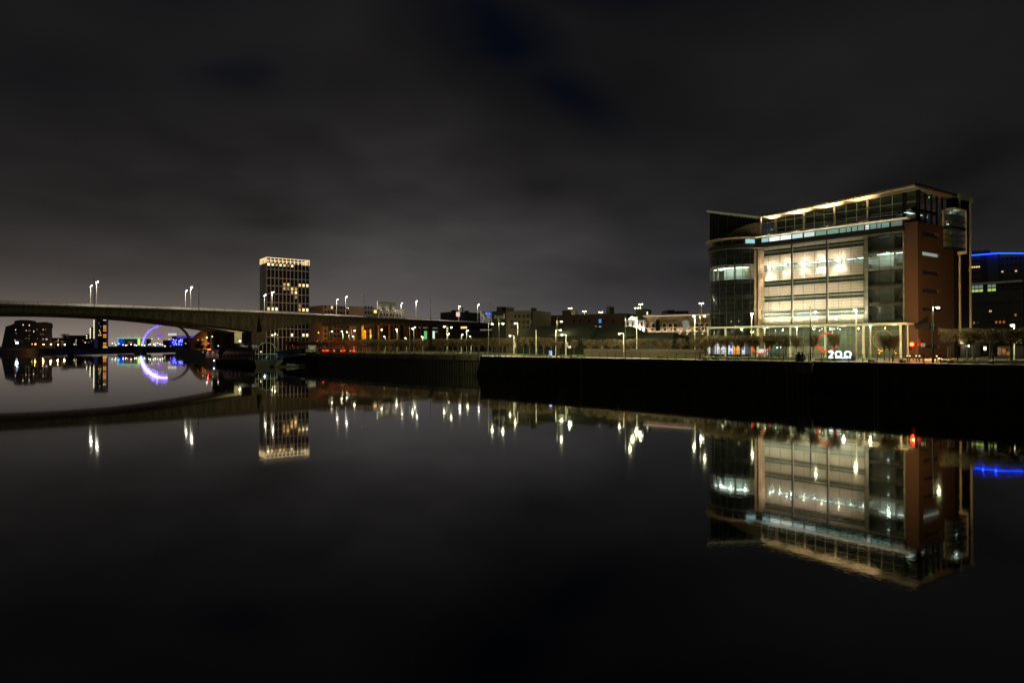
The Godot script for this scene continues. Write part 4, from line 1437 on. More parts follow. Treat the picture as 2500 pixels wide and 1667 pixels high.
	span(t, "roof_house", hit(t, 1373, 772, -3.0), hit(t, 1411, 758.5, -8.0), mats.dim_brick)
	span(t, "stair_tower", hit(t, 1481, 772, -3.0), hit(t, 1500, 749.5, -7.0), mats.grey_clad)
	window(t, 1462.5, 779, 1468.5, 788, mats.lit_blue, 0.0, 2)
	for x in [[1474, 1478], [1496, 1500], [1415, 1419], [1400, 1404], [1436, 1440]]:
		window(t, x[0], 780, x[1], 787, mats.dark_glass, 0.0, 1)
	window(t, 1440, 795, 1446, 799.5, glow("lit_gold", Color(1.0, 0.78, 0.35), 0.8), 0.0, 2)
	window(t, 1452, 795.5, 1457, 799, mats.lit_gold, 0.0, 1)
	window(t, 1463, 796, 1468, 798.5, mats.lit_cool, 0.0, 1)
	span(t, "string_course", hit(t, 1425, 796.5, 0.0), hit(t, 1505, 795.5, 0.12), mats.concrete)
	for f in [[1392, 752.5, 4.0], [1427, 760, 3.4], [1435, 768.4, 3.2], [1467, 762, 3.4]]:
		var p := hit(t, f[0], f[1], -4.0)
		var g := group_node(t, "roof_floodlight", Transform3D(Basis.IDENTITY, p))
		tube(g, "pole", Vector3(0, -f[2], 0), Vector3.ZERO, 0.07, 0.06, mats.steel, 6)
		for k in [-1, 1]:
			ball(g, "lamp_lens", Vector3(0.55 * k, 0, 0), 0.22, mats.lamp_glow, 0.8)
		lamp(g, Vector3(0, 0.1, 0.5), 22.0)
	# low sheds with pitched roofs behind the promenade trees
	for r in [[1262, 1345, 822, 797, 178, 172, "before the tan brick warehouse"], [1338, 1440, 820, 796, 172, 164, "below the rooftop block with floodlights"], [1430, 1535, 822, 798, 166, 158, "below the bright blue window"], [1528, 1640, 830, 812, 160, 152, "before the arcaded sandstone building"]]:
		var s := block("riverside_shed", "low dark shed with pitched slate roof " + str(r[6]), "shed", r[0], r[1], r[2], r[4], r[5], 12, "night_shed", "sheds behind the promenade")
		var w := hit(s, r[1], 800, 0).x
		var e := hit(s, r[0], r[2], 0).y
		var rg := hit(s, (r[0] + r[1]) * 0.5, r[3], -5.0).y
		var st := start()
		quad(st, Vector3(-0.4, e - 0.1, 0.5), Vector3(w + 0.4, e - 0.1, 0.5), Vector3(w - 2.0, rg, -5.0), Vector3(2.0, rg, -5.0))
		quad(st, Vector3(-0.4, e - 0.1, -12.5), Vector3(w + 0.4, e - 0.1, -12.5), Vector3(w - 2.0, rg, -5.0), Vector3(2.0, rg, -5.0))
		tri(st, Vector3(-0.4, e - 0.1, 0.5), Vector3(-0.4, e - 0.1, -12.5), Vector3(2.0, rg, -5.0))
		tri(st, Vector3(w + 0.4, e - 0.1, 0.5), Vector3(w + 0.4, e - 0.1, -12.5), Vector3(w - 2.0, rg, -5.0))
		put(s, "roof", done(st), mats.night_shed)
		for x in steps(2.0, w - 2.0, 4):
			window_at(s, x - 0.6, e - 2.2, x + 0.6, e - 0.9, mats.dark_glass, 0.0, 1)
	make_victorian()
	for r in [[1630, 1648, 757], [1656, 1682, 759], [1600, 1735, 768]]:
		block("far_rooftop_block", "dark far rooftop block against the night sky behind the arcaded sandstone building", "building", r[0], r[1], r[2], 330, 330, 12, "slate", "far dark rooftops")
	make_right_towers()
	# long boundary wall behind the trees
	t = block("boundary_wall", "long low brown wall behind the promenade trees", "wall", 1425, 1722, 853, 151, 126, 0.4, "brown_brick")
	span(t, "coping", Vector3(0, hit(t, 1425, 853, 0).y, -0.5), Vector3(hit(t, 1722, 850, 0).x, hit(t, 1425, 853, 0).y + 0.12, 0.06), mats.concrete)


func wall_lamp(p: Vector3, label: String, c: Color, e: float, g: String, group: String) -> void:
	var t := thing("short_lamp", label, "street lamp", Vector3(p.x, GY, p.z), 0.0, group)
	tube(t, "post", Vector3.ZERO, Vector3(0, p.y - GY, 0), 0.09, 0.06, mats.dark_metal, 6)
	ball(t, "lamp_lens", Vector3(0, p.y - GY, 0), 0.24, mats[g], 0.9)
	lamp(t, Vector3(0, p.y - GY, 0), e, c, 0.15)


func make_grid_tower() -> void:
	var t := block("grid_tower", "tall black apartment tower with white grid of piers and glowing roof frame", "tower", 650, 754, 640, 440, 457, 0.0, "black_clad")
	var w := hit(t, 754, 700, 0).x
	var h := hit(t, 650, 641, 0).y
	var dep := 14.7
	box(t, "wall", Vector3(w * 0.5, h * 0.5, -dep * 0.5), Vector3(w - 0.4, h, dep - 0.4), mats.black_clad)
	var white := mat("grid_white", lin(0.42, 0.42, 0.42), 0.7)
	var nb := 11
	var top := hit(t, 650, 628.5, 0).y
	var rows := [660.5, 681.5, 700.5, 719.5, 740.5, 762.0, 783.0, 804.0, 824.0]
	var ys := []
	for r in rows:
		ys.append(hit(t, 700, r - 1.0, 0).y)
	# piers and beams on the front and the left flank
	for k in nb + 1:
		var x := w * k / nb
		span(t, "pier", Vector3(x - 0.2, 0, -0.2), Vector3(x + 0.2, h, 0.25), white)
	for k in range(1, 6):
		var z := -dep * k / 5.0
		span(t, "pier", Vector3(-0.25, 0, z - 0.2), Vector3(0.15, h, z + 0.2), white)
	for y in ys:
		span(t, "beam", Vector3(0, y - 0.25, -0.1), Vector3(w, y + 0.25, 0.2), white)
		span(t, "beam", Vector3(-0.2, y - 0.25, -dep), Vector3(0.1, y + 0.25, -0.2), white)
	# two windows per storey bay: lit ones where the photograph shows them
	var lit := [[1330, 237, 2], [1375, 250, 1], [1424, 255, 1], [1440, 255, 1], [1475, 258, 1], [1524, 262, 1], [1573, 264, 0], [1622, 267, 1], [1524, 477, 1], [1573, 477, 1], [1524, 531, 1], [1573, 528, 0], [1731, 433, 0], [1731, 484, 1], [1778, 436, 1], [1778, 489, 1], [1815, 438, 1], [1815, 491, 1], [1622, 533, 1], [1683, 537, 1], [1622, 586, 1], [1683, 590, 1], [1675, 640, 0], [1320, 787, 1], [1372, 793, 1], [1424, 783, 1], [1320, 836, 1], [1372, 841, 1], [1424, 835, 0], [1472, 843, 1], [1729, 803, 1], [1776, 806, 1], [1812, 806, 1], [1729, 770, 0], [1616, 1122, 1], [1772, 1125, 1], [1808, 1128, 1]]
	for c in nb:
		for i in ys.size():
			var y_top: float = h if i == 0 else ys[i - 1] - 0.25
			var y_bot: float = ys[i] + 0.25
			if y_top - y_bot < 2.0:
				continue
			for s in 2:
				var ya := lerpf(y_bot, y_top, 0.06 + 0.5 * s)
				var yb := lerpf(y_bot, y_top, 0.06 + 0.5 * s + 0.38)
				var x0 := w * c / nb + 0.62
				var x1 := w * (c + 1) / nb - 0.62
				var m: Material = mats.dark_glass
				for l in lit:
					var p := hit(t, 400.0 + l[0] / 5.226, 600.0 + l[1] / 5.226, 0)
					if p.x > x0 - 0.7 and p.x < x1 + 0.7 and absf(p.y - (ya + yb) * 0.5) < (yb - ya) * 0.62:
						m = [glow("lit_flat_b", Color(1.0, 0.74, 0.4), 0.8), mats.lit_warm, glow("lit_flat_c", Color(1.0, 0.88, 0.66), 1.9)][(int(l[0]) * 7 + int(l[1])) % 3] if l[2] == 1 else [glow("lit_flat_dim", Color(1.0, 0.8, 0.55), 0.35), mats.lit_warm, glow("lit_flat_bright", Color(1.0, 0.85, 0.6), 5.0)][l[2]]
				window_at(t, x0, ya, x1, yb, m, -0.19, 1)
	# glowing open frame on the roof
	var gf := glow("crown_light_glow", Color(1.0, 0.86, 0.62), 1.3)
	for k in nb + 1:
		var x := w * k / nb
		span(t, "crown_light_post", Vector3(x - 0.15, h, -0.1), Vector3(x + 0.15, top, 0.2), gf)
		span(t, "crown_light_post", Vector3(x - 0.2, h, -dep), Vector3(x + 0.2, top, -dep + 0.4), gf)
	for k in range(1, 6):
		var z := -dep * k / 5.0
		span(t, "crown_light_post", Vector3(-0.2, h, z - 0.2), Vector3(0.15, top, z + 0.2), gf)
		span(t, "crown_light_post", Vector3(w - 0.15, h, z - 0.2), Vector3(w + 0.2, top, z + 0.2), gf)
	for z in [0.08, -dep + 0.2]:
		span(t, "crown_light_beam", Vector3(-0.2, top, z - 0.16), Vector3(w + 0.2, top + 0.34, z + 0.16), gf)
	for x in [0.0, w]:
		span(t, "crown_light_beam", Vector3(x - 0.16, top, -dep + 0.45), Vector3(x + 0.16, top + 0.34, -0.16), gf)
	span(t, "roof_terrace", Vector3(2, h, -dep + 2), Vector3(w * 0.7, h + 1.2, -4.0), mats.white_render)


func make_victorian() -> void:
	var t := block("arcaded_building", "brown sandstone Victorian building with lit cornice and row of arched windows", "building", 1573, 1738, 771, 205, 192, 16, "stone_brown")
	var w := hit(t, 1738, 790, 0).x
	var h := hit(t, 1573, 771, 0).y
	span(t, "cornice", Vector3(-0.3, h - 0.15, -0.4), Vector3(w, h + 0.3, 0.7), mats.sandstone)
	span(t, "cornice_light", Vector3(0, h - 0.24, 0.35), Vector3(w, h - 0.17, 0.5), glow("cornice_glow", Color(1.0, 0.88, 0.78), 1.6))
	span(t, "string_course", Vector3(0, hit(t, 1600, 800, 0).y - 0.15, 0.0), Vector3(w, hit(t, 1600, 800, 0).y + 0.15, 0.35), mats.sandstone)
	for px in [1581, 1596, 1623, 1638, 1650, 1675, 1703, 1715, 1727]:
		var big: bool = px == 1675
		var r := 1.35 if big else 0.75
		var p := hit(t, px, 794 if not big else 790, 0.0)
		var a := group_node(t, "arched_window", Transform3D(Basis.IDENTITY, p))
		var ring := PackedVector2Array()
		for k in 11:
			var q := PI * k / 10.0
			ring.append(Vector2(cos(q), sin(q)) * r)
		for k in range(10, -1, -1):
			var q := PI * k / 10.0
			ring.append(Vector2(cos(q), sin(q)) * (r * 0.74))
		put(a, "arch_stone", slab(ring, 0.0, 0.3), mats.sandstone)
		var pane := PackedVector2Array([Vector2(-r * 0.7, -1.6), Vector2(r * 0.7, -1.6)])
		for k in 9:
			var q := PI * k / 8.0
			pane.append(Vector2(cos(q), sin(q)) * r * 0.7)
		put(a, "pane", slab(pane, 0.0, 0.08), mats.dark_glass if not big else mats.lit_faint)
		for k in [-1, 1]:
			tube(a, "column", Vector3(r * 0.86 * k, -1.7, 0.14), Vector3(r * 0.86 * k, 0, 0.14), 0.12, 0.1, mats.sandstone, 8)
	for x in steps(1.5, w - 1.0, 9):
		span(t, "pilaster", Vector3(x - 0.3, 0, 0), Vector3(x + 0.3, hit(t, 1600, 801, 0).y, 0.4), mats.sandstone)
		var y: float = hit(t, 1600, 806, 0).y
		box(t, "wall_light", Vector3(x + 1.0, y - 1.3, 0.9), Vector3(0.3, 0.15, 0.2), mats.lamp_dim)
		spot(t, Vector3(x + 1.0, y - 1.1, 0.9), Vector3(0, 1, -0.35), 60, 11.0, Color(1.0, 0.93, 0.86), 0.1)
	# lower neighbour, floodlit
	var n := block("arcaded_building", "narrow floodlit stone building with white cornice joined to the arcaded sandstone building", "building", 1527, 1573, 784, 206, 203, 12, "white_render")
	var nw := hit(n, 1573, 800, 0).x
	var nh := hit(n, 1527, 784, 0).y
	span(n, "cornice", Vector3(-0.2, nh - 0.1, -0.3), Vector3(nw, nh + 0.3, 0.5), mats.white_render)
	for px in [1533, 1545, 1557, 1567]:
		window(n, px - 1.6, 802, px + 1.6, 811, mats.dark_glass, 0.0, 1)
		window(n, px - 1.6, 787, px + 1.6, 795, mats.dark_glass, 0.0, 1)
		var p := hit(n, px + 4, 813, 0.9)
		box(n, "wall_light", p, Vector3(0.3, 0.15, 0.2), mats.lamp_dim)
		spot(n, p + Vector3(0, 0.2, 0), Vector3(0, 1, -0.4), 58, 22.0, Color(1.0, 0.9, 0.8), 0.1)
	span(n, "roof_house", hit(n, 1553, 785, -4.0), hit(n, 1591, 756, -9.0), mats.slate)
	window(n, 1579.5, 761, 1582.5, 768, mats.lit_white, -3.98)
	for f in [[1564.5, 742.6], [1555, 752], [1713, 740.6]]:
		var host := n if f[0] < 1600 else t
		var p := hit(host, f[0], f[1], -6.0)
		var g := group_node(host, "roof_floodlight", Transform3D(Basis.IDENTITY, p))
		tube(g, "pole", Vector3(0, -4.2, 0), Vector3.ZERO, 0.08, 0.06, mats.steel, 6)
		for k in [-1, 1]:
			ball(g, "lamp_lens", Vector3(0.5 * k, 0, 0), 0.2, mats.lamp_glow, 0.8)
		lamp(g, Vector3(0, 0.1, 0.5), 20.0)
	span(t, "chimney", hit(t, 1602, 808, 1.0), hit(t, 1611, 780, 0.42), mats.black_clad)


func make_right_towers() -> void:
	var t := block("office_tower", "tall grey office tower with blue light line round its roof", "tower", 2362, 2440, 624, 330, 322, 30, "grey_clad")
	var w := hit(t, 2440, 700, 0).x
	var h := hit(t, 2362, 624, 0).y
	var blue := glow("blue_line_glow", Color(0.06, 0.24, 1.0), 8.0)
	tube(t, "blue_light_line", Vector3(0, h, 0.3), Vector3(w, h + 0.1, 0.3), 0.2, 0.2, blue, 6)
	tube(t, "blue_light_line", Vector3(w, h + 0.1, 0.3), Vector3(w + 14, h - 1.2, 0.0), 0.2, 0.2, blue, 6)
	lamp(t, Vector3(w * 0.5, h + 0.2, 1.6), 5.0, Color(0.08, 0.2, 1.0), 0.3)
	lamp(t, Vector3(w * 0.9, h + 0.2, 1.6), 5.0, Color(0.08, 0.2, 1.0), 0.3)
	span(t, "side_wing", Vector3(w, 0, -20.0), Vector3(w + 26.0, h - 1.2, -0.6), mats.grey_clad)
	span(t, "stair_core", Vector3(w * 0.45, 0, -0.1), Vector3(w * 0.62, h, 0.35), mats.slate)
	span(t, "plant_room", Vector3(2, h, -10), Vector3(9, h + 2.4, -3), mats.slate)
	for x in [3.0, 5.0, 7.5]:
		tube(t, "aerial", Vector3(x, h + 2.4, -4), Vector3(x, h + 4.6, -4), 0.06, 0.04, mats.dark_metal, 5)
	for r in 6:
		var y := h - 3.2 - r * 3.0
		for x in steps(1.4, w * 0.4, 5):
			window_at(t, x - 0.3, y, x + 0.3, y + 0.7, mats.lit_warm if (r == 1 and x > 2.0) or (r == 4 and rng.randf() < 0.4) else mats.dark_glass)
		for x in steps(w + 1.5, w + 12.0, 7):
			window_at(t, x - 0.4, y, x + 0.4, y + 0.7, glow("lit_flat_dim2", Color(1.0, 0.85, 0.6), 0.8) if rng.randf() < 0.12 else mats.dark_glass, -0.58)
	# stepped office in front of it
	var s := block("stepped_office", "dark stepped office with pale roof edge and one lit yellow-green storey", "building", 2372, 2500, 694, 235, 222, 24, "slate")
	var sw := hit(s, 2500, 700, 0).x
	var sh := hit(s, 2372, 694, 0).y
	span(s, "roof_edge", Vector3(-0.5, sh - 0.3, -1.0), Vector3(sw, sh + 0.25, 0.8), mats.white_metal)
	var green := glow("lit_lime", Color(0.85, 1.0, 0.5), 0.6)
	for k in 12:
		var x0 := sw * k / 12.0
		var lit: bool = k in [0, 1, 2, 4, 5]
		var y0: float = hit(s, 2400, 712, 0).y
		window_at(s, x0 + 0.1, y0, x0 + sw / 12.0 - 0.1, y0 + 0.85, green if lit else mats.dark_glass, 0.02)
		window_at(s, x0 + 0.1, y0 + 1.2, x0 + sw / 12.0 - 0.1, y0 + 2.3, mats.lit_faint if lit else mats.dark_glass, 0.02)
	for r in [740, 770, 786]:
		var y0: float = hit(s, 2400, r, 0).y
		for x in steps(1.0, sw - 1.0, 13):
			var lit := rng.randf() < (0.3 if r == 786 else 0.06)
			window_at(s, x - 0.28, y0 - 0.6, x + 0.28, y0 + 0.2, glow("lit_orange_dim", Color(1.0, 0.6, 0.25), 0.35) if lit else mats.dark_glass, 0.02)
	window(s, 2417, 757, 2423, 762, mats.lit_amber, 0.03, 1)
	# colourful hoarding and kiosk at the far right
	var k := block("printed_hoarding", "printed hoarding with orange blocks and white dots beside the clipped trees", "hoarding", 2437, 2500, 845, 150, 143, 0.3, "slate")
	for q in [[2449, 2456, 851, 862, Color(0.9, 0.25, 0.05)], [2459, 2469, 859, 868, Color(1.0, 0.35, 0.03)], [2449, 2457, 863, 869, Color(0.1, 0.2, 0.5)], [2437, 2446, 849, 868, Color(0.35, 0.25, 0.25)]]:
		span(k, "print_block", hit(k, q[0], q[3], 0.0), hit(k, q[1], q[2], 0.03), mat("print_%d_%d" % [q[0], q[2]], lin(q[4].r, q[4].g, q[4].b), 0.7))
	for q in [[2458, 853], [2463, 853], [2458, 857], [2463, 857]]:
		ball(k, "print_dot", hit(k, q[0], q[1], 0.02), 0.14, mats.white_render, 1.0)
	var wl := thing("wall_lantern", "lit lantern box on a dark post among clipped trees", "lamp", pix(2406, 868, 150) * Vector3(1, 0, 1) + Vector3(0, GY, 0))
	tube(wl, "post", Vector3.ZERO, Vector3(0, 1.5, 0), 0.06, 0.06, mats.dark_metal, 6)
	box(wl, "lamp_lens", Vector3(0, 1.9, 0), Vector3(0.35, 0.8, 0.35), glow("lantern_glow", Color(1.0, 0.93, 0.7), 2.5))
	lamp(wl, Vector3(0, 1.9, 0.4), 3.0, Color(1.0, 0.93, 0.7), 0.2)


# ---------------------------------------------------------------- far bank beyond the bridge
func make_far_bank() -> void:
	# dark hotel block with stepped gables
	var t := block("riverside_flats", "dark riverside block of flats with stepped roof and scattered lit windows", "building", 15, 121, 0.0, 790, 800, 0.0, "slate")
	var dark := mat("night_brick", lin(0.09, 0.08, 0.08), 0.9, 0.0, noise_fine, 0.05)
	var w := hit(t, 121, 800, 0).x
	var outline := PackedVector2Array()
	var pr := func(px: float, py: float) -> Vector2:
		var p := hit(t, px, py, 0)
		return Vector2(p.x, p.y)
	outline.append(Vector2(-6, 0))
	outline.append(Vector2(w, 0))
	for p in [[119, 803], [121, 801], [121, 791], [117, 787.5], [110, 787], [108, 786], [88, 787], [82, 788], [78, 783], [64, 781], [46, 781], [34, 783], [33, 789], [25, 793], [12, 797]]:
		outline.append(pr.call(p[0], p[1]))
	put(t, "wall", slab(outline, -7.0, 0.0), dark)
	for q in [[36.5, 805, 1], [55, 793, 1], [70, 794, 1], [62.5, 807, 0], [69, 807, 2], [71.5, 807, 2], [81, 809, 1], [104, 804.5, 0], [104, 816, 2], [104, 828, 0], [111, 828, 3], [113.5, 828, 3], [62.5, 826, 2], [69, 826, 2], [36, 812, 2], [38.5, 814, 2], [110, 804, 2], [98, 815.5, 2], [89, 804, 2], [35, 831.5, 2], [90, 827, 2], [70, 819, 2]]:
		window(t, q[0] - 0.9, q[1] - 1.4, q[0] + 0.9, q[1] + 1.4, [glow("flat_gold", Color(1.0, 0.88, 0.6), 0.9), glow("flat_white", Color(1.0, 0.93, 0.85), 1.6), glow("flat_dim", Color(0.75, 0.72, 0.68), 0.3), glow("flat_cold", Color(0.8, 0.85, 1.0), 1.1)][q[2]], 0.0)
	for x in steps(4.0, w - 6.0, 9):
		for y in [9.0, 13.5, 18.0, 22.5]:
			window_at(t, x - 0.9, y, x + 0.9, y + 1.6, mats.dark_glass, 0.0)
	# low terraces to the right
	t = block("riverside_terrace", "low dark riverside terrace with small lit windows and flat roof", "building", 121, 165, 824.5, 840, 844, 16, "slate")
	for q in [[141, 829.5], [134, 833.5], [140, 833.5], [151, 833.5]]:
		window(t, q[0] - 0.8, q[1] - 0.9, q[0] + 0.8, q[1] + 0.9, mats.flat_white, 0.0)
	t = block("riverside_terrace", "long brick riverside terrace with gold lit stair windows", "building", 160, 228, 826, 850, 858, 16, "slate")
	for q in [[163.5, 830, 1], [185, 830, 0], [184, 835, 0], [184.5, 841, 0], [180, 840.5, 1], [207, 836, 1], [215, 836, 2], [201, 831, 2], [222, 833, 2], [169, 835, 2]]:
		window(t, q[0] - 1.3, q[1] - 1.1, q[0] + 1.3, q[1] + 1.1, [mats.flat_gold, mats.flat_white, mats.flat_dim][q[2]], 0.0)
	block("riverside_terrace", "pale brown upper block behind the riverside terrace", "building", 164, 210, 818.5, 900, 903, 14, "dim_brick")
	# residential tower with light strips
	t = block("riverside_tower", "riverside residential tower with gold lit windows and white light strips", "tower", 227, 258, 760, 880, 884, 9, "slate")
	for y in [773, 781, 796, 801, 807, 812, 817.5, 822.5, 838, 844]:
		if y in [773, 812]:
			continue
		for x in [252.5, 256.5]:
			window(t, x - 1.7, y - 1.5, x + 1.7, y + 1.5, mats.lit_amber if y != 781 else mats.flat_gold, 0.0)
	for q in [[242, 776], [244, 776], [241.5, 807], [243.5, 812], [240, 818], [245, 818], [240, 789], [244, 797]]:
		window(t, q[0] - 1.1, q[1] - 1.6, q[0] + 1.1, q[1] + 1.6, mats.flat_gold if q[1] > 800 else mats.flat_dim, 0.0)
	window(t, 250, 847, 261, 849, mats.flat_gold, 0.0)
	for st in [[228.0, 772.0, 828.0], [219.0, 800.0, 828.0], [210.5, 817.0, 828.0]]:
		var a := hit(t, st[0], st[2], 1.0)
		var b := hit(t, st[0], st[1], 1.0)
		span(t, "stair_wing", Vector3(a.x - 0.6, 0, -8.0), Vector3(a.x + 6.0, b.y + 1.0, -0.2), mats.slate)
		var n := int((st[2] - st[1]) / 4.0)
		for k in n:
			ball(t, "strip_light", a.lerp(b, (k + 0.5) / n), 0.62, glow("strip_white", Color(1.0, 0.95, 0.8), 2.2))
	# leisure centre lit blue, green and white
	t = block("leisure_centre", "low leisure building lit blue and green under a pale roof edge", "building", 285, 357, 827, 1050, 1060, 24, "slate")
	span(t, "roof_edge", hit(t, 284, 826.5, 1.0), hit(t, 357, 824.5, -2.0), glow("teal_line_light", Color(0.5, 1.0, 0.75), 0.6))
	for q in [[287, 302, 828, 843, Color(0.1, 0.35, 1.0), 0.45], [286, 288.5, 828, 843, Color(0.4, 0.9, 1.0), 1.4], [335, 341, 827, 843, Color(0.85, 1.0, 0.55), 1.0], [342, 356, 830, 843, Color(0.55, 0.75, 0.35), 0.4], [312, 322, 834, 838, Color(0.9, 0.45, 0.4), 0.4], [303, 334, 829, 842, Color(0.2, 0.24, 0.24), 0.3]]:
		span(t, "facade_light", hit(t, q[0], q[3], 0.0), hit(t, q[1], q[2], 0.3), glow("leisure_%d" % q[0], q[4], q[5]))
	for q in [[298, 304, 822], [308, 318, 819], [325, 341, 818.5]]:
		span(t, "roof_plant", hit(t, q[0], 825, -4.0), hit(t, q[1], q[2], -9.0), glow("plant_lit_glow", Color(0.95, 0.95, 0.8), 0.3))  # roof plant glows by itself to paint the light on it
	# purple-lit round venue and blue-lit media building
	t = block("round_venue", "round venue with purple and white lit bands behind the arch", "building", 396, 470, 826, 1120, 1090, 0.0, "slate")
	var vw := hit(t, 470, 840, 0).x
	for l in [[0.0, 0.62, 13.0, "slate"], [0.30, 0.75, 19.5, "slate"]]:
		span(t, "wall", Vector3(vw * l[0], 0, -22), Vector3(vw * l[1], l[2], -0.5), mats.slate)
	span(t, "band_light", hit(t, 409, 819, 0.0), hit(t, 430, 813.5, -4.0), glow("venue_white", Color(0.95, 0.9, 0.95), 0.75))
	span(t, "band_light", hit(t, 383, 822, 0.0), hit(t, 395, 816, -3.0), glow("venue_purple", Color(0.62, 0.2, 1.0), 1.0))
	span(t, "band_light", hit(t, 430, 825, 0.0), hit(t, 472, 819, -3.0), glow("venue_violet", Color(0.45, 0.3, 1.0), 0.5))
	span(t, "band_light", hit(t, 410, 830, 0.2), hit(t, 424, 827, -0.4), mats.venue_white)
	t = block("blue_casino", "deep blue lit building with rows of white letters and lights", "building", 415, 447, 828, 1010, 990, 16, "slate")
	span(t, "facade_light", hit(t, 415, 844, 0.1), hit(t, 447, 828, 0.0), glow("casino_blue", Color(0.02, 0.08, 1.0), 0.85))
	for q in [[423, 830], [429, 830], [440, 829], [444, 829], [421, 836], [426, 834], [428, 838], [436, 832], [439, 833], [436, 836], [443, 834], [424, 841], [430, 841], [436, 841], [442, 841]]:
		box(t, "letter_light", hit(t, q[0], q[1], 0.3), Vector3(1.2, 1.5, 0.3), glow("casino_white", Color(0.85, 0.92, 1.0), 1.8))
	# arch bridge: one leaning steel arch lit violet, hangers, deck, piers
	var ab := thing("arch_bridge", "steel arch bridge lit violet with thin hangers over the far river", "bridge", Vector3.ZERO)
	var fa := pix(348, 845, 960)
	var fb := pix(463, 843, 880)
	var top := pix(404, 790.5, 915)
	var steel := mat("arch_steel", lin(0.4, 0.4, 0.46), 0.5)
	var rings := []
	var pts := []
	for k in 33:
		var a := PI * k / 32.0
		var base := fa.lerp(fb, 0.5 - 0.5 * cos(a))
		var lean := (top - fa.lerp(fb, 0.5)) * sin(a)
		pts.append(base + Vector3(lean.x, 0, lean.z) * 0.5 + Vector3(0, lean.y, 0))
	for k in 33:
		var v: Vector3 = (pts[mini(k + 1, 32)] - pts[maxi(k - 1, 0)]).normalized()
		var out := Vector3(v.y, -v.x, 0).normalized()
		var dep := Vector3(0, 0, 1)
		var r := lerpf(1.7, 1.15, sin(PI * k / 32.0))
		rings.append(PackedVector3Array([pts[k] + out * r + dep * 1.2, pts[k] - out * r + dep * 1.2, pts[k] - out * r - dep * 1.2, pts[k] + out * r - dep * 1.2]))
	put(ab, "arch_rib", loft(rings), steel)
	for k in range(1, 18):
		var q: Vector3 = pts[k].lerp(pts[k + 1], 0.3)
		ball(ab, "violet_light", q + Vector3(-0.4, -2.2, 1.9), 0.35, glow("violet_glow", Color(0.55, 0.42, 1.0), 3.0))
		lamp(ab, q + Vector3(-0.8, -3.0, 4.2), 65.0 if k < 14 else 26.0, Color(0.52, 0.42, 1.0), 1.2)
	span(ab, "deck", Vector3(0, 0, 0), Vector3(1, 1, 1), mats.slate).queue_free()
	var dl := pix(255, 848, 990)
	var dr := pix(490, 848, 880)
	var dm := (dl + dr) * 0.5
	box(ab, "deck", Vector3(dm.x, 6.6, dm.z), Vector3(Vector2(dl.x - dr.x, dl.z - dr.z).length(), 1.7, 12.0), mats.slate, atan2(-(dr - dl).z, (dr - dl).x))
	for f in [0.37, 0.42]:
		var p := dl.lerp(dr, f)
		span(ab, "pier", Vector3(p.x - 3.0, 0, p.z - 5), Vector3(p.x + 3.0, 5.7, p.z + 5), mats.slate)
	for k in range(6, 28, 3):
		var q: Vector3 = pts[k]
		var p := dl.lerp(dr, clampf((q.x - dl.x) / (dr.x - dl.x), 0, 1))
		tube(ab, "hanger", Vector3(p.x, 7.4, p.z), q, 0.1, 0.1, mats.steel, 4)
	# specks of far street lighting under and beside the arch
	var specks := [[273, 838, 1], [279, 836.5, 0], [281, 842, 0], [289, 839, 2], [300, 842, 0], [306, 843, 0], [310, 842, 3], [319, 841, 0], [328, 842, 0], [332, 843, 0], [352, 843, 0], [370, 827, 0], [386, 827, 0], [374, 840, 0], [379, 838, 1], [384, 838, 1], [390, 840, 0], [396, 842, 0], [402, 845, 0], [415, 845, 4], [452, 838.5, 0], [457, 843, 0], [470, 839, 0], [345, 842, 0], [362, 842, 1], [366, 840, 0], [378, 843, 0]]
	for q in specks:
		var d := 930.0 if q[1] > 838 else 1040.0
		if q[0] in [452, 457, 470]:
			d = 640.0
		var p := pix(q[0], q[1], d)
		var sl := thing("far_lamp", ["small white street lamp far beyond the arch bridge", "small cold white lamp far beyond the arch bridge", "small pale blue lamp beside the blue-lit leisure building", "small pinkish lamp beside the leisure building", "small red lamp on the arch bridge deck"][q[2]], "street lamp", Vector3(p.x, minf(GY, p.y - 1.0), p.z), 0.0, "far street lamps by the arch bridge")
		var gy: float = p.y - sl.position.y
		tube(sl, "post", Vector3.ZERO, Vector3(0, gy, 0), 0.16, 0.12, mats.dark_metal, 5)
		ball(sl, "lamp_lens", Vector3(0, gy, 0), 0.55 if d > 700 else 0.4, [mats.lamp_dim if d > 1000 else glow("far_white", Color(1.0, 0.97, 0.86), 8.0), glow("far_cold", Color(0.8, 0.95, 1.0), 6.0), glow("far_blue", Color(0.5, 0.85, 1.0), 7.0), glow("far_pink", Color(1.0, 0.5, 0.5), 5.0), glow("far_red", Color(1.0, 0.16, 0.04), 5.0)][q[2]])
	# embankment lamps on the left bank
	for q in [[40, 837, 0, 760], [85, 840, 1, 770], [105, 840.5, 2, 780], [123.5, 840.5, 2, 790], [140.5, 841.5, 2, 800], [157, 841.5, 2, 810], [77, 840, 3, 770], [35, 831, 3, 790], [80.5, 833, 3, 800]]:
		var p := pix(q[0], q[1], q[3])
		var sl := thing("embankment_lamp", ["blue-white starry lamp at the left end of the embankment", "orange street lamp on the far embankment", "warm white street lamp on the far embankment below terraces", "small white lamp by the dark riverside flats"][q[2]], "street lamp", Vector3(p.x, GY, p.z), 0.0, "lamps on the far embankment")
		tube(sl, "post", Vector3.ZERO, Vector3(0, p.y - GY, 0), 0.16, 0.12, mats.dark_metal, 5)
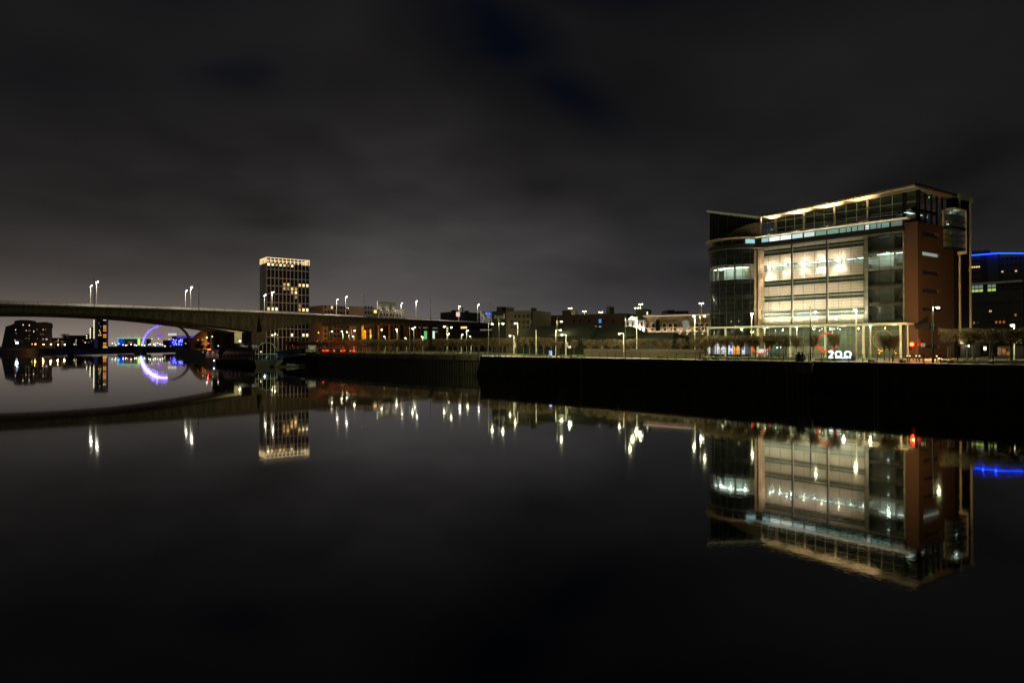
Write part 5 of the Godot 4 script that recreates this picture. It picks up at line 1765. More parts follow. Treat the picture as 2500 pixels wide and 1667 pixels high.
		ball(sl, "lamp_lens", Vector3(0, p.y - GY, 0), [1.15, 0.65, 0.65, 0.4][q[2]], [mats.lamp_glow_cold, mats.lamp_glow_amber, mats.lamp_glow_warm, mats.lamp_dim][q[2]])
		if q[2] < 3:
			lamp(sl, Vector3(0, p.y - GY, 1.2), [150.0, 30.0, 36.0][q[2]], [Color(0.6, 0.85, 1.0), Color(1.0, 0.6, 0.15), Color(1.0, 0.75, 0.45)][q[2]], 0.3)
	# trees on the left bank
	for q in [[52, 838, 770], [60, 842, 775], [98, 842, 790], [131, 843, 800], [149, 843, 810], [158, 820, 880]]:
		var p := pix(q[0], 849, q[2])
		var tr := thing("embankment_tree", "bare small tree on the far embankment", "tree", Vector3(p.x, GY, p.z), rng.randf() * 6.0, "bare trees on the far embankment")
		tr.scale = Vector3.ONE * (2.6 if q[1] > 830 else 4.6)
		put(tr, "trunk", tree_trunk, mats.bark)
		put(tr, "crown", tree_crowns[rng.randi() % 4], mats.scrub)
	# foreland on the near side of the arch: pumphouse, chimney, lamps, traffic
	t = block("stone_pumphouse", "brown sandstone pumphouse with gabled roof and round window near arch bridge", "building", 462, 505, 0.0, 560, 545, 0.0, "sandstone")
	var go := PackedVector2Array([Vector2(0, 0)])
	var pw := hit(t, 505, 840, 0).x
	go.append(Vector2(pw, 0))
	for p in [[505, 812], [503, 809], [498, 808], [495, 810], [488, 808], [474, 819], [468, 828], [462, 834]]:
		var v := hit(t, p[0], p[1], 0)
		go.append(Vector2(v.x, v.y))
	put(t, "wall", slab(go, -12.0, 0.0), mats.sandstone)
	torus(t, "round_window", hit(t, 498, 817, 0.1), 1.0, 0.25, mats.stone, Vector3(0, 0, 1))
	for q in [[483, 830], [493.5, 829.5]]:
		window(t, q[0] - 1.2, q[1] - 2.0, q[0] + 1.2, q[1] + 2.0, mats.lit_amber, 0.0)
	lamp(t, hit(t, 488, 842, 5.0), 60.0, Color(1.0, 0.66, 0.32), 0.3)
	t = block("chimney_stack", "slim red brick chimney stack behind the pumphouse", "chimney", 516, 519.5, 806, 600, 600, 1.4, "red_brick")
	span(t, "cap", Vector3(-0.2, hit(t, 516, 806, 0).y, -1.6), Vector3(1.5, hit(t, 516, 806, 0).y + 0.6, 0.2), mats.red_brick)
	t = block("roadside_block", "pale lit roadside block with bright oval sign under the bridge", "building", 530, 560, 821, 520, 515, 12, "grey_clad")
	ball(t, "sign_light", hit(t, 551, 826.5, 0.5), 1.3, glow("oval_sign", Color(0.85, 0.92, 1.0), 2.2), 0.4)
	window(t, 536, 828, 541, 846, mats.lit_cool)
	t = block("roadside_block", "dim brown block under the haunch of the bridge", "building", 560, 600, 815, 480, 470, 12, "dim_brick")
	window_grid(t, steps(1.5, 10.0, 4), [3.0, 7.0, 11.0], 1.2, 1.6, 0.15, ["lit_warm"])
	for q in [[503, 824, 360], [516.5, 821, 370], [523, 826, 380], [533, 820.5, 380], [571, 819, 330], [584, 833, 320], [541, 835, 380], [588, 835, 330]]:
		var p := pix(q[0], q[1], q[2])
		var sl := thing("roadside_lamp", "white street lamp on pale post by the road under the bridge", "street lamp", Vector3(p.x, GY, p.z), 0.0, "street lamps under and beside the bridge")
		tube(sl, "post", Vector3(-0.5, 0, 0), Vector3(-0.5, p.y - GY, 0), 0.12, 0.08, mats.white_metal, 6)
		tube(sl, "arm", Vector3(-0.5, p.y - GY, 0), Vector3(0.4, p.y - GY + 0.1, 0), 0.05, 0.05, mats.white_metal, 5)
		ball(sl, "lamp_lens", Vector3(0.3, p.y - GY - 0.1, 0), 0.26, mats.lamp_glow, 0.6)
		lamp(sl, Vector3(0.3, p.y - GY - 0.1, 0), 30.0)
	# scrub on the foreland edge
	for k in 20:
		var f := k / 19.0
		var x := lerpf(-318, -128, f) + rng.randf_range(-3, 3) + 6.0
		var z := -lerpf(640, 308, f)
		if f > 0.2 and f < 0.3:
			continue
		var tr := thing("river_scrub", "dark bare scrub bush growing along the river wall", "bush", Vector3(x, GY - 2.2, z), rng.randf() * 6.0, "scrub along the river wall")
		tr.scale = Vector3(1.6, rng.randf_range(0.8, 1.5), 1.6) * (1.5 if f < 0.4 else 1.0)
		put(tr, "crown", tree_crowns[k % 4], mats.scrub)
		put(tr, "stem", tree_trunk, mats.bark)
	# pale low river parapets on the foreland
	for q in [[428, 460, 852.5, 640, 590], [540, 575, 856, 380, 345]]:
		var pw2 := block("river_parapet", "pale low river parapet wall in front of the pumphouse road", "wall", q[0], q[1], q[2] - 3.0, q[3], q[4], 0.8, "white_render", "pale river parapets")
		span(pw2, "coping", Vector3(0, hit(pw2, q[0], q[2] - 3.0, 0).y, -0.9), Vector3(hit(pw2, q[1], 850, 0).x, hit(pw2, q[0], q[2] - 3.0, 0).y + 0.15, 0.1), mats.pale_concrete)


# ---------------------------------------------------------------- moored vessel and gangway
func make_vessel() -> void:
	var fore := on_quay(652, 104.0, 0.0)
	var aft := on_quay(533, 106.0, 0.0)
	var t := thing("moored_ferry", "moored ferry venue with barrel-vaulted roof and glazed arched gable", "boat", fore)
	var ax := (fore - aft)
	ax.y = 0
	var length := ax.length()
	ax = ax.normalized()
	t.transform.basis = Basis(ax, Vector3.UP, Vector3(-ax.z, 0, ax.x))
	# local: x = 0 at the near end, negative away; z positive towards the river
	var grey := mat("hull_lit_grey", lin(0.30, 0.29, 0.29), 0.6, 0.0, noise_streak, 0.3)
	var dark := mat("hull_dark", lin(0.06, 0.06, 0.062), 0.6, 0.0, noise_streak, 0.3)
	var bw := 6.0
	var rings := []
	for s in [[-length, 0.75], [-length + 4.0, 0.95], [-length * 0.5, 1.0], [-2.5, 1.0], [1.5, 0.9]]:
		var k: float = s[1]
		rings.append(PackedVector3Array([Vector3(s[0], -0.5, bw * 0.8 * k), Vector3(s[0], 2.3, bw * k), Vector3(s[0], 2.3, -bw * k), Vector3(s[0], -0.5, -bw * 0.8 * k)]))
	put(t, "hull", loft(rings), dark)
	span(t, "lit_hull_plate", Vector3(-length - 0.1, 0.0, -4.2), Vector3(-length + 16.0, 2.1, bw + 0.12), grey)  # paler plate paints the brighter light on the left end of the hull
	span(t, "deck", Vector3(-length + 1.0, 2.3, -bw + 0.4), Vector3(0.8, 2.45, bw - 0.4), mats.slate)
	tube(t, "rubbing_strake", Vector3(-length, 2.15, bw + 0.1), Vector3(0, 2.15, bw + 0.1), 0.14, 0.14, mats.dark_metal, 6)
	# after cabin, window panels coloured pink for the red car light on them
	span(t, "after_cabin", Vector3(-length + 0.6, 2.45, -4.5), Vector3(-length + 17.0, 4.7, bw - 0.6), mat("cabin_cream", lin(0.45, 0.37, 0.33), 0.8))
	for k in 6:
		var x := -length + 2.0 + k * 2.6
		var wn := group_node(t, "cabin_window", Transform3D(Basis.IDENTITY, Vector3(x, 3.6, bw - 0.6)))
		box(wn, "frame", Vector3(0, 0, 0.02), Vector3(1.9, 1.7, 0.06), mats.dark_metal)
		box(wn, "pink_panel", Vector3(0, 0, 0.06), Vector3(1.6, 1.4, 0.04), mat("red_lit_pink", lin(0.6, 0.45, 0.40), 0.9))
	put(t, "cabin_roof", slab(PackedVector2Array([Vector2(-length, 4.7), Vector2(-length + 17.5, 4.7), Vector2(-length + 19.0, 6.2), Vector2(-length + 12.0, 6.0), Vector2(-length, 4.95)]), -5.0, bw - 0.2), mats.slate)
	# barrel vault
	var r := 4.2
	var y0 := 4.6
	var vault := []
	for s in [-length + 14.0, -0.8]:
		var ring := PackedVector3Array()
		for k in 15:
			var a := PI * k / 14.0
			ring.append(Vector3(s, y0 + sin(a) * r * 0.98, cos(a) * r))
		for k in range(14, -1, -1):
			var a := PI * k / 14.0
			ring.append(Vector3(s, y0 + sin(a) * (r - 0.2), cos(a) * (r - 0.2)))
		vault.append(ring)
	put(t, "vault_roof", loft(vault), mat("vault_green", lin(0.10, 0.11, 0.085), 0.5, 0.0, noise_streak, 0.2))
	span(t, "hall_wall", Vector3(-length + 17.2, 2.45, -r), Vector3(-1.0, y0, -r + 0.2), mats.green_grey)
	span(t, "hall_wall", Vector3(-length + 17.2, 2.45, r - 0.2), Vector3(-1.0, y0, r), mats.green_grey)
	for k in 5:
		window_side(t, -length + 20.0 + k * 4.5, 2.8, 1.4, 1.4, r)
	# glazed gable: fan of panes between radiating bars, and a glazed base
	var g := group_node(t, "glazed_gable", Transform3D(Basis(Vector3.UP, PI * 0.5), Vector3(-0.7, y0, 0)))
	for k in 8:
		var a0 := PI * k / 8.0
		var a1 := PI * (k + 1) / 8.0
		put(g, "pane", slab(PackedVector2Array([Vector2.ZERO, Vector2(cos(a0), sin(a0)) * (r - 0.25), Vector2(cos(a1), sin(a1)) * (r - 0.25)]), -0.02, 0.02), mats.green_glass)
	for x in [-3.0, -1.5, 0.0, 1.5, 3.0]:
		var top := sqrt(maxf(0.1, r * r - x * x)) - 0.1
		span(g, "gable_bar", Vector3(x - 0.05, -2.1, -0.06), Vector3(x + 0.05, top, 0.06), mats.steel)
	for k in 14:
		var a0 := PI * k / 14.0
		var a1 := PI * (k + 1) / 14.0
		tube(g, "arch_rim", Vector3(cos(a0) * r, sin(a0) * r, 0.05), Vector3(cos(a1) * r, sin(a1) * r, 0.05), 0.13, 0.13, mats.steel, 5)
	span(g, "transom", Vector3(-r, -0.08, -0.07), Vector3(r, 0.08, 0.07), mats.steel)
	for x in [-3.6, -2.2, -0.7, 0.8, 2.3]:
		span(g, "door_pane", Vector3(x, -2.1, -0.02), Vector3(x + 1.35, -0.1, 0.02), mats.green_glass)
	for q in [[-1.0, 1.1, 0], [0.9, -1.0, 1], [-2.4, -0.9, 1], [0.4, -1.4, 1], [1.9, 0.5, 0]]:
		ball(g, "interior_light", Vector3(q[0], q[1], -1.6), 0.2, glow("ferry_light", Color(0.65, 0.85, 1.0), 2.5))
	lamp(g, Vector3(0.2, -0.8, -2.2), 4.0, Color(0.7, 0.9, 1.0), 0.3)
	tube(t, "deck_rail", Vector3(-14, 3.4, bw - 0.3), Vector3(1, 3.4, bw - 0.3), 0.05, 0.05, mats.white_metal, 5)
	for k in 8:
		tube(t, "rail_post", Vector3(-14 + k * 2.1, 2.4, bw - 0.3), Vector3(-14 + k * 2.1, 3.4, bw - 0.3), 0.04, 0.04, mats.white_metal, 5)
	var dl := pix(585, 833, 262)
	var ml := t.transform.affine_inverse() * dl
	tube(t, "mast", Vector3(ml.x, 8.4, ml.z), ml, 0.06, 0.05, mats.steel, 6)
	ball(t, "mast_lamp", ml, 0.3, mats.lamp_glow)
	lamp(t, ml + Vector3(0, 0, 0.0), 110.0)
	for q in [[2.2, 5.4, 3.2], [-length + 9.0, 7.6, 3.0]]:
		var at := Vector3(q[0], q[1], q[2])
		tube(t, "lamp_post", Vector3(q[0], 2.4, q[2]), at, 0.05, 0.04, mats.steel, 6)
		ball(t, "deck_lamp", at, 0.2, mats.lamp_dim)
		lamp(t, at, 30.0, Color(0.95, 1.0, 0.65), 0.12)
	for k in 3:  # added lamps to brighten the river side of cabin and hull
		var at := Vector3(-length + 3.0 + k * 6.5, 5.0, bw + 1.3)
		tube(t, "lamp_arm", at + Vector3(0, 0.06, -1.4), at + Vector3(0, 0.06, 0), 0.03, 0.03, mats.steel, 5)
		ball(t, "added_side_lamp", at, 0.1, mats.lamp_dim)
		lamp(t, at, 1.6, Color(1.0, 0.78, 0.68), 0.08)
	ball(t, "stern_lamp", Vector3(-length + 14.0, 1.6, bw + 0.3), 0.18, glow("stern_glow", Color(0.85, 0.9, 1.0), 12.0))
	# covered gangway up to the quay
	var a := pix(680, 865, 252)
	var b := pix(740, 857, 244)
	var gw := thing("covered_gangway", "navy blue covered gangway sloping from the ferry up to the quay", "gangway", a)
	var v := b - a
	gw.transform.basis = Basis(v.normalized(), Vector3.UP, v.normalized().cross(Vector3.UP).normalized())
	var gl := v.length()
	span(gw, "side_panel", Vector3(0, -1.1, 0.9), Vector3(gl, 1.1, 1.0), mats.navy)
	span(gw, "side_panel", Vector3(0, -1.1, -1.0), Vector3(gl, 1.1, -0.9), mats.navy)
	span(gw, "roof_panel", Vector3(-0.1, 1.1, -1.05), Vector3(gl, 1.2, 1.05), mats.navy)
	span(gw, "walkway", Vector3(0, -1.25, -0.9), Vector3(gl, -1.1, 0.9), mats.pale_concrete)
	span(gw, "edge_trim", Vector3(0, -1.3, 1.0), Vector3(gl, -1.1, 1.08), mats.steel)
	# landing stage with white railings and small kiosk
	var ls := thing("landing_kiosk", "small pale kiosk with white railings at the head of the gangway", "kiosk", on_quay(752, 116.5))
	ls.rotation.y = 0.8
	box(ls, "kiosk_wall", Vector3(1.0, 1.3, 0), Vector3(3.2, 2.6, 2.0), mats.white_render)
	box(ls, "kiosk_roof", Vector3(1.0, 2.68, 0), Vector3(3.6, 0.14, 2.4), mats.white_metal)
	box(ls, "kiosk_window", Vector3(1.0, 1.7, 1.02), Vector3(1.8, 0.9, 0.06), mats.lit_faint)
	for k in 5:
		tube(ls, "rail_post", Vector3(-2.6 + k * 0.55, 0, 1.2), Vector3(-2.6 + k * 0.55, 1.3, 1.2), 0.04, 0.04, mats.white_metal, 5)
	for y in [0.45, 0.85, 1.3]:
		tube(ls, "rail", Vector3(-2.7, y, 1.2), Vector3(-0.3, y, 1.2), 0.04, 0.04, mats.white_metal, 5)
	# pontoon and its stair below the gangway
	var pn := thing("mooring_pontoon", "low mooring pontoon with metal stair below the gangway", "pontoon", Vector3(on_quay(705, 107.5).x, 0, on_quay(705, 107.5).z), 0.816)
	box(pn, "float", Vector3(0, 0.2, 0), Vector3(13.0, 0.7, 3.0), mats.slate)
	box(pn, "edge_strip", Vector3(4.0, 0.6, 1.45), Vector3(9.0, 0.1, 0.12), mats.white_metal)
	for k in 7:
		box(pn, "stair_tread", Vector3(-5.5 + k * 0.42, 0.7 + k * 0.28, 0.6), Vector3(0.4, 0.06, 1.0), mats.steel)
	tube(pn, "stair_rail", Vector3(-5.6, 1.6, 1.1), Vector3(-2.9, 3.3, 1.1), 0.05, 0.05, mats.white_metal, 5)
	tube(pn, "stair_string", Vector3(-5.6, 0.6, 1.12), Vector3(-2.9, 2.4, 1.12), 0.06, 0.06, mats.white_metal, 5)
	for k in 4:
		box(pn, "mooring_crate", Vector3(-1.0 + k * 0.9, 0.85, 0.3 - 0.3 * (k % 2)), Vector3(0.7, 0.6, 0.7), mats.green_grey)


func window_side(t: Node3D, x: float, y: float, w: float, h: float, z: float) -> void:
	var wn := group_node(t, "hall_window", Transform3D(Basis.IDENTITY, Vector3(x, y + h * 0.5, z)))
	box(wn, "frame", Vector3(0, 0, 0.02), Vector3(w + 0.2, h + 0.2, 0.06), mats.steel)
	box(wn, "pane", Vector3(0, 0, 0.06), Vector3(w, h, 0.03), mats.dark_glass)


# ---------------------------------------------------------------- quay edge, railing, beds, trees
func quay_box(called: String, s0: float, s1: float, n0: float, n1: float, y0: float, y1: float, m: Material, parent: Node3D) -> MeshInstance3D:
	var plan := PackedVector2Array()
	for v in [quay(s0, n0), quay(s1, n0), quay(s1, n1), quay(s0, n1)]:
		plan.append(Vector2(v.x, v.z))
	return put(parent, called, prism(plan, y0, y1), m)


func make_quay_things() -> void:
	# quay wall of large blocks in courses with recessed joints, and a projecting coping
	var s_r := -70.0
	var s_l := along(1177, 103)
	var wall := thing("quay_wall", "dark high quay wall of stone blocks rising from the river", "wall", Vector3.ZERO)
	var s := s_r
	while s < s_l:
		var e := minf(s + 6.0, s_l)
		for c in 5:
			quay_box("stone_block", s + 0.03, e - 0.03, 102.72 + 0.025 * ((c + int(s / 6.0)) % 3), 103.2, -1.0 if c == 0 else 0.0 + c * 0.93 - 0.1, c * 0.93 + 0.79, mats.quay_stone, wall)
		quay_box("coping_stone", s + 0.015, e - 0.015, 102.5, 103.6, 4.64, 5.02, mats.concrete, wall)
		s += 6.0
	# sheet-piled length set back to the left
	var s_a := along(1177, 113)
	var s_b := along(610, 115)
	var piles := thing("sheet_pile_wall", "recessed quay wall of dark vertical sheet piles with concrete cap", "wall", Vector3.ZERO)
	var k := 0
	s = s_a
	while s < s_b:
		var n := lerpf(113.0, 115.0, (s - s_a) / (s_b - s_a))
		if k < 110:
			quay_box("sheet_pile", s, s + 0.55, n - 0.85, n, -1.0, 3.7, mats.quay_stone, piles)
		quay_box("cap_beam", s, s + 1.08, n - 1.0 + 0.004 * (k % 2), n + 0.2, 3.7, 5.03, mats.concrete if k % 9 else mats.quay_stone, piles)
		s += 1.1
		k += 1
	# step wall where the quay turns back
	var stepw := thing("quay_return_wall", "dark return wall where the quay steps back", "wall", Vector3.ZERO)
	quay_box("wall_face", s_l - 0.1, s_l + 0.3, 102.7, 113.2, -1.0, 4.9, mats.quay_stone, stepw)
	quay_box("coping", s_l - 0.2, s_l + 0.4, 102.6, 113.3, 4.9, 5.04, mats.concrete, stepw)
	# railings: one thing per run of six bays
	railing_run(-62.0, s_l - 0.5, 103.35, 1.95)
	railing_run(s_a + 2.0, along(735, 114.0), 113.9, 3.0)
	# steel ladders let into the quay wall
	for q in [[938, 113.2], [1420, 102.6], [2140, 102.6]]:
		var ls := along(q[0], q[1])
		var ld := thing("quay_ladder", "narrow steel ladder on the quay wall " + str({938: "below the yellow marker post", 1420: "below the dark sheds", 2140: "below the lobby with yellow ring"}[q[0]]), "ladder", quay(ls, q[1] - 0.15, 0.0))
		ld.transform.basis = Basis(Vector3(-0.686, 0, -0.727), Vector3.UP, Vector3(0.727, 0, -0.686))
		for e in [-0.22, 0.22]:
			tube(ld, "stile", Vector3(e, -0.4, 0), Vector3(e, 5.6, 0), 0.035, 0.035, mats.steel, 6)
		for rung in 16:
			tube(ld, "rung", Vector3(-0.22, 0.1 + rung * 0.33, 0), Vector3(0.22, 0.1 + rung * 0.33, 0), 0.02, 0.02, mats.steel, 5)
	# concrete fender bastion with drum-shaped kiosk
	var bs := along(1950, 103)
	var fb := thing("quay_bastion", "concrete quay bastion on timber fender piles with round dark bollard housing", "bastion", Vector3.ZERO)
	quay_box("concrete_head", bs - 2.6, bs + 1.6, 101.6, 103.1, 3.2, 5.0, mats.concrete, fb)
	for i in 5:
		var p := quay(bs - 2.0 + i * 0.8, 101.9, -1.0)
		tube(fb, "timber_pile", p, p + Vector3(0, 4.6, 0), 0.2, 0.18, mats.bark, 7)
	var dp := quay(bs + 0.2, 104.0, GY + 0.02)
	tube(fb, "drum_housing", dp, dp + Vector3(0, 1.25, 0), 0.62, 0.66, mats.dark_metal, 18)
	tube(fb, "drum_lid", dp + Vector3(0, 1.25, 0), dp + Vector3(0, 1.4, 0), 0.7, 0.62, mats.dark_metal, 18)
	for i in 7:
		var a := TAU * i / 7.0
		ball(fb, "marker_light", dp + Vector3(cos(a) * 0.69, 1.2, sin(a) * 0.69), 0.035, mats.lamp_dim)
		tube(fb, "drum_rib", dp + Vector3(cos(a + 0.4) * 0.66, 0, sin(a + 0.4) * 0.66), dp + Vector3(cos(a + 0.4) * 0.68, 1.25, sin(a + 0.4) * 0.68), 0.035, 0.035, mats.black_clad, 5)
	# planting beds: low stone kerbs and clipped grass
	for b in [[1700, 1736, 109.0, 113.0, "left of the backlit shop posters"], [1742, 1916, 109.5, 118.0, "holding the tree rows before the glass drum"], [1990, 2033, 109.0, 113.0, "beside the number 200 sign"], [2296, 2520, 108.5, 121.0, "under the brown trees beyond the brick wall"], [1585, 1652, 109.0, 112.0, "before the low brown wall"], [1366, 1416, 110.0, 113.0, "beside a lamp column before the dark sheds"], [1292, 1322, 110.0, 112.0, "at the foot of the plain pale post"], [1205, 1275, 112.0, 116.0, "where the quay wall steps back"]]:
		planting_bed(b[0], b[1], b[2], b[3], b[4])
	# verge above the piled quay
	var vg := start()
	quad(vg, quay(s_a + 0.5, 114.3, GY + 0.05), quay(s_b - 30.0, 116.2, GY + 0.05), quay(s_b - 30.0, 121.0, GY + 0.05), quay(s_a + 0.5, 119.5, GY + 0.05))
	var verge := put(self, "grass_verge", done(vg), mats.grass)
	verge.set_meta("kind", "structure")
	verge.set_meta("label", "green grass verge above the piled quay")
	var blades := start()
	for i in 5200:
		var f := rng.randf()
		var p := quay(lerpf(s_a + 1.0, s_b - 31.0, f), rng.randf_range(114.4, 119.0), GY + 0.04)
		var hgt := rng.randf_range(0.15, 0.5)
		var q := Vector3(rng.randf_range(-0.2, 0.2), hgt, rng.randf_range(-0.2, 0.2))
		tri(blades, p, p + Vector3(0.08, 0, 0.05), p + q)
	var tuft := put(self, "rough_grass", done(blades), mat("grass_blade", lin(0.075, 0.12, 0.02), 0.9))
	tuft.set_meta("kind", "stuff")
	tuft.set_meta("label", "rough green grass along the piled quay edge")
	tuft.set_meta("category", "grass")
	# benches and pale blocks on the promenade
	for px in [1341, 1375, 1400, 1723, 1750, 1782, 1800, 2128, 2205, 2322, 2350, 2385, 2420]:
		var p := on_quay(px, 107.2)
		var bn := thing("stone_bench", "pale stone block bench along the promenade", "bench", p, 0.756, "stone benches on the promenade")
		box(bn, "seat_block", Vector3(0, 0.36, 0), Vector3(1.5, 0.14, 0.55), mats.pale_concrete)
		for e in [-0.5, 0.5]:
			box(bn, "support", Vector3(e, 0.145, 0), Vector3(0.3, 0.29, 0.5), mats.concrete)
	# trees: three staggered rows in front of the office building
	var yaw := 0.815
	var lab := "bare clipped tree with flat-topped twiggy crown in front of office building"
	for row in [[1700, 1905, 112.4, 2.8], [1706, 1918, 115.0, 2.8], [1712, 1915, 117.6, 2.8], [1915, 2036, 113.5, 3.0], [1940, 2036, 116.5, 3.4]]:
		var t0 := along(row[1], row[2])
		var t1 := along(row[0], row[2])
		while t0 < t1:
			pleached_tree(quay(t0 + rng.randf_range(-0.3, 0.3), row[2] + rng.randf_range(-0.2, 0.2), GY + 0.35), yaw, 0.95, lab, "clipped trees before the office")
			t0 += row[3]
	for px in [2160, 2172, 2183]:
		pleached_tree(on_quay(px, 117.0, GY), yaw, 0.98, "bare clipped tree before the lobby with yellow ring", "clipped trees before the lobby")
	for row in [[2293, 2360, 112.0, 2.4], [2325, 2520, 114.5, 2.4], [2310, 2520, 117.0, 2.4], [2330, 2520, 119.5, 2.4]]:
		var t0 := along(row[1], row[2])
		var t1 := along(row[0], row[2])
		while t0 < t1:
			pleached_tree(quay(t0 + rng.randf_range(-0.3, 0.3), row[2], GY + 0.45), yaw, 1.08, "bare brown clipped tree on the grass bed right of the brick wall", "clipped trees by the brick end wall")
			t0 += row[3]
	# the long brown avenue to the left
	for row in [[860, 1345, 123.0, 2.5], [880, 1350, 134.0, 2.6], [700, 870, 126.0, 2.8], [705, 900, 136.0, 2.8], [1345, 1440, 124.0, 5.0], [1425, 1722, 120.5, 3.0]]:
		var t0 := along(row[1], row[2])
		var t1 := along(row[0], row[2])
		while t0 < t1:
			var px := CX + quay(t0, row[2]).x / -quay(t0, row[2]).z * F
			if not (px > 1040 and px < 1058) and not (px > 1348 and px < 1352):
				pleached_tree(quay(t0 + rng.randf_range(-0.3, 0.3), row[2] + rng.randf_range(-0.3, 0.3)), yaw, rng.randf_range(1.1, 1.16) if px < 1345 else 0.96, "bare clipped avenue tree with brown flat-topped crown along the quay road" if px < 1345 else "bare clipped tree before the long low brown wall", "avenue trees along the quay road" if px < 1345 else "clipped trees before the brown wall")
			t0 += row[3]


func railing_run(s0: float, s1: float, n: float, gap: float) -> void:
	var s := s0
	var yaw := 0.815 
	while s < s1 - gap:
		var bays := mini(8, int((s1 - s) / gap))
		var t := thing("quay_railing", "dark steel railing panel with thin rails along the quay edge", "railing", quay(s, n, GY + 0.02), 0.0, "railing panels along the quay edge")
		t.transform.basis = Basis(Vector3(-0.686, 0, -0.727), Vector3.UP, Vector3(0.727, 0, -0.686))
		for k in bays:
			span(t, "post", Vector3(k * gap - 0.045, 0, -0.03), Vector3(k * gap + 0.045, 1.12, 0.03), mats.dark_metal)
		span(t, "handrail", Vector3(0, 1.12, -0.045), Vector3(bays * gap, 1.18, 0.045), mats.dark_metal)
		for y in [0.15, 0.42, 0.69, 0.92]:
			span(t, "rail", Vector3(0.05, y, -0.012), Vector3(bays * gap - 0.05, y + 0.022, 0.012), mats.dark_metal)
		s += bays * gap


func planting_bed(x0: float, x1: float, n0: float, n1: float, place: String) -> void:
	var sa := along(x1, n0)
	var sb := along(x0, n0)
	var t := thing("planting_bed", "raised grass bed with low kerb " + place, "planter", Vector3.ZERO, 0.0, "raised grass beds on the promenade")
	quay_box("kerb", sa, sb, n0, n0 + 0.35, GY, GY + 0.4, mats.concrete, t)
	quay_box("turf", sa + 0.05, sb - 0.05, n0 + 0.35, n1, GY, GY + 0.36, mats.grass, t)
	var st := start()
	for i in int((sb - sa) * 26):
		var p := quay(rng.randf_range(sa, sb), rng.randf_range(n0 + 0.3, minf(n1, n0 + 4.0)), GY + 0.33)
		tri(st, p, p + Vector3(0.09, 0, 0.05), p + Vector3(rng.randf_range(-0.12, 0.12), rng.randf_range(0.1, 0.26), rng.randf_range(-0.1, 0.1)))
	var g := put(t, "grass", done(st), mat("grass_blade", lin(0.075, 0.12, 0.02), 0.9))
	g.set_meta("kind", "stuff")


